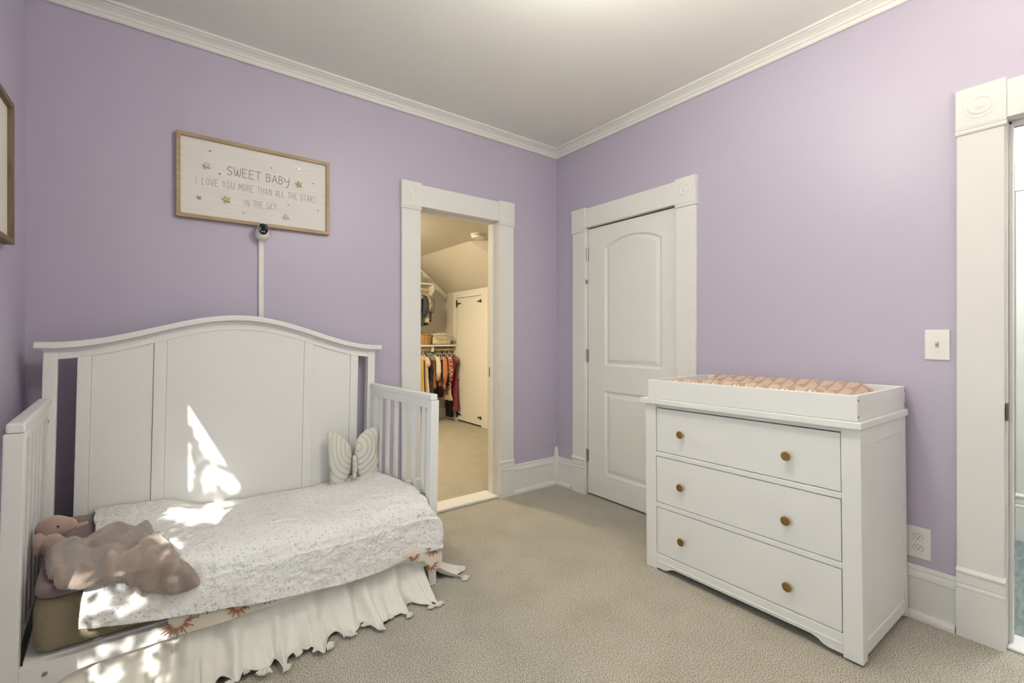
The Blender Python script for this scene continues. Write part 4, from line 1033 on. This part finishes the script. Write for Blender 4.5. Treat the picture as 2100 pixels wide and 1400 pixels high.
# sun print layer peeking out under the quilt
t = thing('sun_print_blanket', 'cream blanket with rust sun print hanging below the quilt', 'blanket', CO, CR_)
def drape(x0, x1, ztopf, zbotf, y0, seed, nx=60, nz=16):
    rows = []
    for i in range(nx+1):
        x = x0+(x1-x0)*i/nx; row = []
        for k in range(nz+1):
            q = k/nz; z = ztopf(x)+(zbotf(x)-ztopf(x))*q
            y = y0-.006*math.sin(q*3)-.004*noise.noise(Vector((x*11+seed, z*6, 0)))-.004*q
            row.append((x, y, z))
        rows.append(row)
    return rows
def lin(pts):
    def f(x):
        if x <= pts[0][0]: return pts[0][1]
        for (a, za), (b, zb) in zip(pts, pts[1:]):
            if x <= b: return za+(zb-za)*(x-a)/(b-a)
        return pts[-1][1]
    return f
def suns(mb, f, lst):
    mb.cur = 1
    for (sx_, sz_, r_) in lst:
        for k in range(13):
            a = PI+PI*k/12+.04*math.sin(k*3); r0, r1 = r_*.62, r_*(1.0 if k % 2 else 1.35)
            u = Vector((math.cos(a), 0, math.sin(a))); v = Vector((-u.z, 0, u.x))*.0016
            P_ = [Vector((sx_, 0, sz_))+u*r0+v, Vector((sx_, 0, sz_))+u*r0-v, Vector((sx_, 0, sz_))+u*r1-v*.4, Vector((sx_, 0, sz_))+u*r1+v*.4]
            mb.add([f(p) for p in P_]+[Vector(f(p))+Vector((0, -.001, 0)) for p in P_], [(4, 5, 6, 7), (0, 1, 5, 4), (1, 2, 6, 5), (2, 3, 7, 6), (3, 0, 4, 7)])
        for k in range(12):
            a = PI+PI*k/12; b = PI+PI*(k+1)/12; r0, r1 = r_*.50, r_*.56
            P_ = [Vector((sx_+rr_*math.cos(q), 0, sz_+rr_*math.sin(q))) for rr_, q in ((r0, a), (r1, a), (r1, b), (r0, b))]
            mb.add([Vector(f(p))+Vector((0, -.001, 0)) for p in P_], [(0, 1, 2, 3)])
    mb.cur = 0
yA = -.782
m = MB().grid(drape(-1.072, -.60, lambda x: .30, lin([(-1.072, .166), (-.89, .158), (-.78, .170), (-.70, .205), (-.60, .24)]), yA, 2))
suns(m, lambda p: (p.x, yA-.0125-.004*noise.noise(Vector((p.x*11+2, p.z*6, 0)))-.001, p.z), [(-.985, .262, .042), (-1.045, .215, .040), (-.86, .205, .030), (-.755, .212, .028)])
m.build('left_corner', [M_suncloth, M_rust], t, smooth=False, solid=.002, weld=False)
m = MB().grid(drape(-.20, .005, lambda x: .24, lin([(-.20, .190), (-.15, .165), (-.09, .150), (-.06, .105), (-.005, .092), (.005, .10)]), -.806, 5, nx=30))
suns(m, lambda p: (p.x, -.806-.013-.004*noise.noise(Vector((p.x*11+5, p.z*6, 0)))-.001, p.z), [(-.045, .208, .034), (-.055, .128, .028), (-.15, .195, .022)])
m.build('right_corner', [M_suncloth, M_rust], t, smooth=False, solid=.002, weld=False)

# bed skirt with tassels
t = thing('bed_skirt', 'cream linen bed skirt gathered under the rail with a tasselled hem', 'bed skirt', CO, CR_)
def skirt_panel(name, top, bot, folds, seed, nv=26):
    rows = []; N = len(top)
    hem = []
    for i in range(N):
        (tx, ty), (bx, by) = top[i], bot[i]; row = []
        s = i/(N-1)*folds*2*PI; ph = 1.2*noise.noise(Vector((s*.25, seed, 0)))
        nx_ = Vector((bx-tx, by-ty)).normalized() if (abs(bx-tx)+abs(by-ty)) > 1e-4 else Vector((0, -1))
        for k in range(nv+1):
            q = k/nv; e = q**1.7
            z = .165-.158*q
            lump = noise.noise(Vector((s*.33, q*2.2, seed)))*.6+noise.noise(Vector((s*.9, q*3.5, seed+4)))*.4
            amp = .008+.043*q*(.55+.9*abs(noise.noise(Vector((s*.17, 3.3, seed)))))
            f_ = math.sin(s+ph*2+q*1.1*math.sin(s*.21+seed))
            f_ = f_*.62+.38*math.sin(1.73*s+1+ph)
            off = amp*f_+.030*lump*q
            if q > .70: off += (q-.70)*.13*(1+1.6*lump)      # puddles at the hem
            x = tx+(bx-tx)*e+nx_.x*off; y = ty+(by-ty)*e+nx_.y*off
            side = Vector((-nx_.y, nx_.x)); x += side.x*.010*q*math.cos(s); y += side.y*.010*q*math.cos(s)
            z += .012*q*max(0, lump)*(1 if q > .5 else 0)
            row.append((x, y, max(.004, z)))
        rows.append(row); hem.append(Vector(row[-1]))
    MB().grid(rows).build(name, M_skirt, t, smooth=True, solid=.002, off=-1)
    return hem
def path(pts, n):
    d = [0]
    for a, b in zip(pts, pts[1:]): d.append(d[-1]+math.dist(a, b))
    out = []
    for i in range(n):
        s = d[-1]*i/(n-1); j = 0
        while j < len(d)-2 and s > d[j+1]: j += 1
        u = (s-d[j])/max(1e-9, d[j+1]-d[j]); out.append((pts[j][0]*(1-u)+pts[j+1][0]*u, pts[j][1]*(1-u)+pts[j+1][1]*u))
    return out
NS = 420
hem1 = skirt_panel('front_panel', path([(-1.385, -.742), (-.065, -.742)], NS), path([(-1.40, -.835), (-1.1, -.86), (-.80, -.86), (-.62, -.862), (-.45, -.855), (-.31, -.872), (-.15, -.87), (-.07, -.865)], NS), 10.5, 2.0)
hem2 = skirt_panel('side_panel', path([(-.038, -.725), (-.036, -.35)], 160), path([(.072, -.800), (.095, -.70), (.07, -.55), (.05, -.38)], 160), 4.5, 7.0)
def hem_cord(h): MB().tube([p+Vector((0, -.002, .003)) for p in h[::2]], .0028, 6).build('hem_cord', M_skirt, t, smooth=True)
hem_cord(hem1); hem_cord(hem2)
src = None; rt_ = random.Random(5)
spots = [hem1[int(i)] for i in [20+ (NS-24)*k/23 for k in range(24)]]+[hem2[int(4+150*k/5)] for k in range(6)]
for k, p in enumerate(spots):
    if src is None:
        m = MB(); m.ell((0, 0, .002), (.004, .004, .005), nu=10, nv=6)
        for j in range(9):
            a = -PI/2+(j-4)*.20; L = .026+.006*rt_.random()
            m.tube([(0, 0, .002), (math.cos(a)*L*.5, math.sin(a)*L*.5, .005+.002*(j % 3)), (math.cos(a)*L, math.sin(a)*L, .001+.002*(j % 2))], [.0018, .0022, .0026], 5)
        src = m.build('tassel', M_skirt, t, smooth=True); o = src
    else:
        o = src.copy(); C.objects.link(o); o.parent = t
    o.location = (p.x, p.y-.002, max(.002, p.z-.002)); o.rotation_euler = (0, 0, rt_.uniform(-.9, .9) + (1.1 if k >= 24 else 0)); s_ = rt_.uniform(.75, 1.25); o.scale = (s_, s_, s_)

# butterfly cushion
LW = [(-0.323,0.670),(-0.289,0.671),(-0.238,0.641),(-0.192,0.582),(-0.180,0.542),(-0.179,0.490),(-0.183,0.437),(-0.207,0.380),(-0.239,0.364),(-0.276,0.354),(-0.301,0.367),(-0.300,0.401),(-0.295,0.440),(-0.306,0.473),(-0.309,0.511),(-0.311,0.551),(-0.318,0.614)]
RW = [(-0.043,0.669),(-0.028,0.653),(-0.036,0.610),(-0.039,0.561),(-0.040,0.515),(-0.021,0.479),(-0.023,0.459),(-0.038,0.438),(-0.023,0.410),(-0.010,0.374),(-0.019,0.356),(-0.047,0.346),(-0.088,0.350),(-0.115,0.370),(-0.139,0.397),(-0.156,0.432),(-0.161,0.481),(-0.162,0.545),(-0.156,0.593),(-0.137,0.626),(-0.101,0.657),(-0.067,0.670)]
BD = [(-0.185,0.526),(-0.167,0.524),(-0.159,0.455),(-0.167,0.389),(-0.183,0.394),(-0.181,0.459)]
def smooth_poly(pl, it=2):
    for _ in range(it):
        o_ = []
        for i in range(len(pl)):
            a, b = pl[i], pl[(i+1) % len(pl)]
            o_ += [(a[0]*.75+b[0]*.25, a[1]*.75+b[1]*.25), (a[0]*.25+b[0]*.75, a[1]*.25+b[1]*.75)]
        pl = o_
    return pl
def inflate(mb, pl, th, place, rings=9, p=.55):
    pl = smooth_poly(pl); cx = sum(a for a, _ in pl)/len(pl); cy = sum(b for _, b in pl)/len(pl)
    rows = []
    for i in range(rings*2+1):
        q = -1+i/rings              # -1 back .. 1 front
        s = 1-abs(q)                # 0 centre ... 1 rim when |q| = 0
        k = 1-abs(q)**1.0
        sc_ = math.cos((abs(q))*PI/2)**.75 if abs(q) < 1 else .001
        h = th*math.sin(abs(q)*PI/2)**p*(1 if q > 0 else -1)
        rows.append([place(cx+(a-cx)*max(sc_, .002), cy+(b-cy)*max(sc_, .002), h) for a, b in pl])
    return mb.grid(rows, closed_v=True)
t = thing('butterfly_cushion', 'cream quilted butterfly shaped cushion leaning in the corner of the bed', 'cushion', CO, CR_)
hinge = (-.17, -.150)
def plL(a, b, h): return (a, -.128-(a-hinge[0])*-.10-h+.02, b+.012)
def plR(a, b, h): return (a, -.135-(a-hinge[0])*.12-h+.015, b+.012)
inflate(MB(), LW, .028, plL).build('left_wing', M_butter, t, smooth=True)
inflate(MB(), RW, .030, plR).build('right_wing', M_butter, t, smooth=True)
inflate(MB(), BD, .016, lambda a, b, h: (a, -.150-h, b+.012)).build('body', M_butter, t, smooth=True)

# crumpled plush blanket
BLK = [(-1.412,-0.421),(-1.382,-0.729),(-1.357,-0.779),(-1.282,-0.835),(-1.216,-0.811),(-1.184,-0.868),(-1.148,-0.983),(-1.129,-0.950),(-1.079,-1.020),(-1.037,-1.024),(-0.984,-1.008),(-0.980,-0.958),(-1.005,-0.840),(-1.058,-0.726),(-1.084,-0.574),(-1.138,-0.445),(-1.211,-0.326),(-1.267,-0.402),(-1.304,-0.481),(-1.334,-0.404),(-1.364,-0.342),(-1.403,-0.350)]
RDG = [[(-1.368,-0.438),(-1.366,-0.640),(-1.358,-0.790)],[(-1.330,-0.479),(-1.307,-0.686),(-1.289,-0.846)],[(-1.291,-0.840),(-1.240,-0.782),(-1.191,-0.688),(-1.127,-0.542)],[(-1.269,-0.578),(-1.204,-0.440)],[(-1.216,-0.822),(-1.146,-0.724),(-1.089,-0.644)],[(-1.083,-0.674),(-1.070,-0.831),(-1.077,-1.030)],[(-1.130,-0.637),(-1.122,-0.834),(-1.146,-0.993)],[(-1.058,-0.817),(-1.020,-0.915),(-0.997,-1.009)]]
AMP = [.036, .040, .062, .036, .050, .046, .036, .030]
def segd(p, a, b):
    ax, ay = b[0]-a[0], b[1]-a[1]; l = ax*ax+ay*ay; u = max(0, min(1, ((p[0]-a[0])*ax+(p[1]-a[1])*ay)/l))
    return math.hypot(p[0]-a[0]-ax*u, p[1]-a[1]-ay*u)
def inside(p, pl):
    c = False
    for i in range(len(pl)):
        a, b = pl[i], pl[i-1]
        if (a[1] > p[1]) != (b[1] > p[1]) and p[0] < (b[0]-a[0])*(p[1]-a[1])/(b[1]-a[1])+a[0]: c = not c
    return c
pl = smooth_poly(BLK, 1)
st = .0085; NX, NY = int(.47/st), int(.75/st)
idx = {}; m = MB(); hts = {}
for i in range(NX+1):
    for j in range(NY+1):
        x, y = -1.43+i*st, -1.04+j*st
        d = min(segd((x, y), pl[k], pl[k-1]) for k in range(len(pl)))
        ins = inside((x, y), pl)
        if not ins and d > st*.8: continue
        if not ins:
            best = 9
            for k in range(len(pl)):
                a_, b_2 = pl[k], pl[k-1]; ax, ay = b_2[0]-a_[0], b_2[1]-a_[1]; u = max(0, min(1, ((x-a_[0])*ax+(y-a_[1])*ay)/(ax*ax+ay*ay)))
                qx, qy = a_[0]+ax*u, a_[1]+ay*u; dq = math.hypot(x-qx, y-qy)
                if dq < best: best = dq; nx2, ny2 = qx, qy
            x, y = nx2, ny2; d = 0
        h = .018*min(1, math.sqrt(d/.014))
        for rd, am in zip(RDG, AMP):
            dd = min(segd((x, y), rd[k], rd[k+1]) for k in range(len(rd)-1))
            g_ = am*.5*(1+math.cos(PI*min(1, dd/.046)))*min(1, d/.022+.10)+.0022*math.sin(dd*210+am*90)*math.exp(-dd/.05)*min(1, d/.02); h = max(h, g_+.010) if g_ > .004 else h
        h += (.006*noise.noise(Vector((x*14+y*8, y*10, 0)))+.002*noise.noise(Vector((x*45, y*40, 3))))*min(1, d/.02)
        h = min(h, .080)
        e = max(0, -.775-y)
        if e > 0: yy = -.800-h*.6-.06*e; z = .430-.46*e+h*.3
        else: yy = y; z = zq(x, max(y, -.73))+.004+h
        if x < -1.30: z = min(z, .435+h) if e == 0 else z
        idx[(i, j)] = len(m.v); m.v.append((x, yy, z))
for (i, j), a in idx.items():
    if (i+1, j) in idx and (i, j+1) in idx and (i+1, j+1) in idx:
        m.f.append((a, idx[(i+1, j)], idx[(i+1, j+1)], idx[(i, j+1)])); m.mi.append(0)
t = thing('plush_blanket', 'taupe plush baby blanket crumpled on the left end of the bed', 'blanket', CO, CR_)
par = list(range(len(m.v)))
def find(a):
    while par[a] != a: par[a] = par[par[a]]; a = par[a]
    return a
for f_ in m.f:
    for q in f_[1:]: par[find(q)] = find(f_[0])
cnt = {}
for f_ in m.f: cnt[find(f_[0])] = cnt.get(find(f_[0]), 0)+1
big_ = max(cnt, key=cnt.get); m.f = [f_ for f_ in m.f if find(f_[0]) == big_]; m.mi = [0]*len(m.f)
used = sorted({q for f_ in m.f for q in f_}); rem = {q: n_ for n_, q in enumerate(used)}; m.v = [m.v[q] for q in used]; m.f = [tuple(rem[q] for q in f_) for f_ in m.f]
bo_ = m.build('blanket', M_plush, t, smooth=True)
k_ = bo_.modifiers.new('smooth', 'SMOOTH'); k_.factor = .5; k_.iterations = 2
k_ = bo_.modifiers.new('thick', 'SOLIDIFY'); k_.thickness = .008; k_.offset = -1
k_ = bo_.modifiers.new('sub', 'SUBSURF'); k_.levels = 1; k_.render_levels = 1

# plush bunny lying on the blanket
t = thing('plush_bunny', 'rosy brown plush bunny lying against the left side rail', 'soft toy', CO, CR_)
rotm = Matrix.Rotation(R(-8), 3, 'Y')
hb = MB(); rows = []
hc_ = Vector((-1.385, -.40, .500)); prof = [(-.052, .004), (-.046, .022), (-.030, .036), (-.008, .042), (.015, .039), (.035, .030), (.050, .021), (.058, .011), (.061, .002)]
for px_, r_ in prof:
    rows.append([hc_+rotm @ Vector((px_, r_*math.cos(2*PI*k/24)*1.05, r_*math.sin(2*PI*k/24)*1.05-(.006 if px_ > .03 else 0))) for k in range(24)])
hb.grid(rows, closed_v=True); hb.f += [tuple(range(24)), tuple(8*24+k for k in range(24))]; hb.mi += [0, 0]
head = hb.build('head', M_plushpink, t, smooth=True, sub=1)
o = MB().ell(hc_+Vector((.012, -.0415, .012)), (.0035, .0025, .0040), nu=12, nv=8).build('eye', M_blackplastic, head, smooth=True)
MB().tube([hc_+Vector((.060, -.008, -.006)), hc_+Vector((.052, -.020, -.012)), hc_+Vector((.040, -.028, -.017))], .0012, 6).build('mouth_seam', M_darkframe, head, smooth=True)
MB().tube([hc_+Vector((-.035, -.03, -.005)), hc_+Vector((-.030, -.055, -.030)), hc_+Vector((-.028, -.062, -.055)), hc_+Vector((-.035, -.060, -.075))], [.010, .019, .020, .012], 14, sy=.6).build('ear', M_plushpink, t, smooth=True)
MB().tube([hc_+Vector((.0, .03, -.02)), hc_+Vector((.035, .045, -.03)), hc_+Vector((.075, .045, -.022)), hc_+Vector((.088, .045, -.016))], [.012, .016, .014, .007], 14, sy=.6).build('ear', M_plushpink, t, smooth=True)
MB().tube([hc_+Vector((-.01, 0, -.03)), hc_+Vector((.0, -.05, -.045)), hc_+Vector((.01, -.10, -.050))], [.024, .034, .030], 16).build('body', M_plushpink, t, smooth=True)
MB().tube([hc_+Vector((.02, -.04, -.045)), hc_+Vector((.065, -.055, -.060)), hc_+Vector((.090, -.05, -.052))], [.014, .014, .010], 12).build('paw', M_plushpink, t, smooth=True)
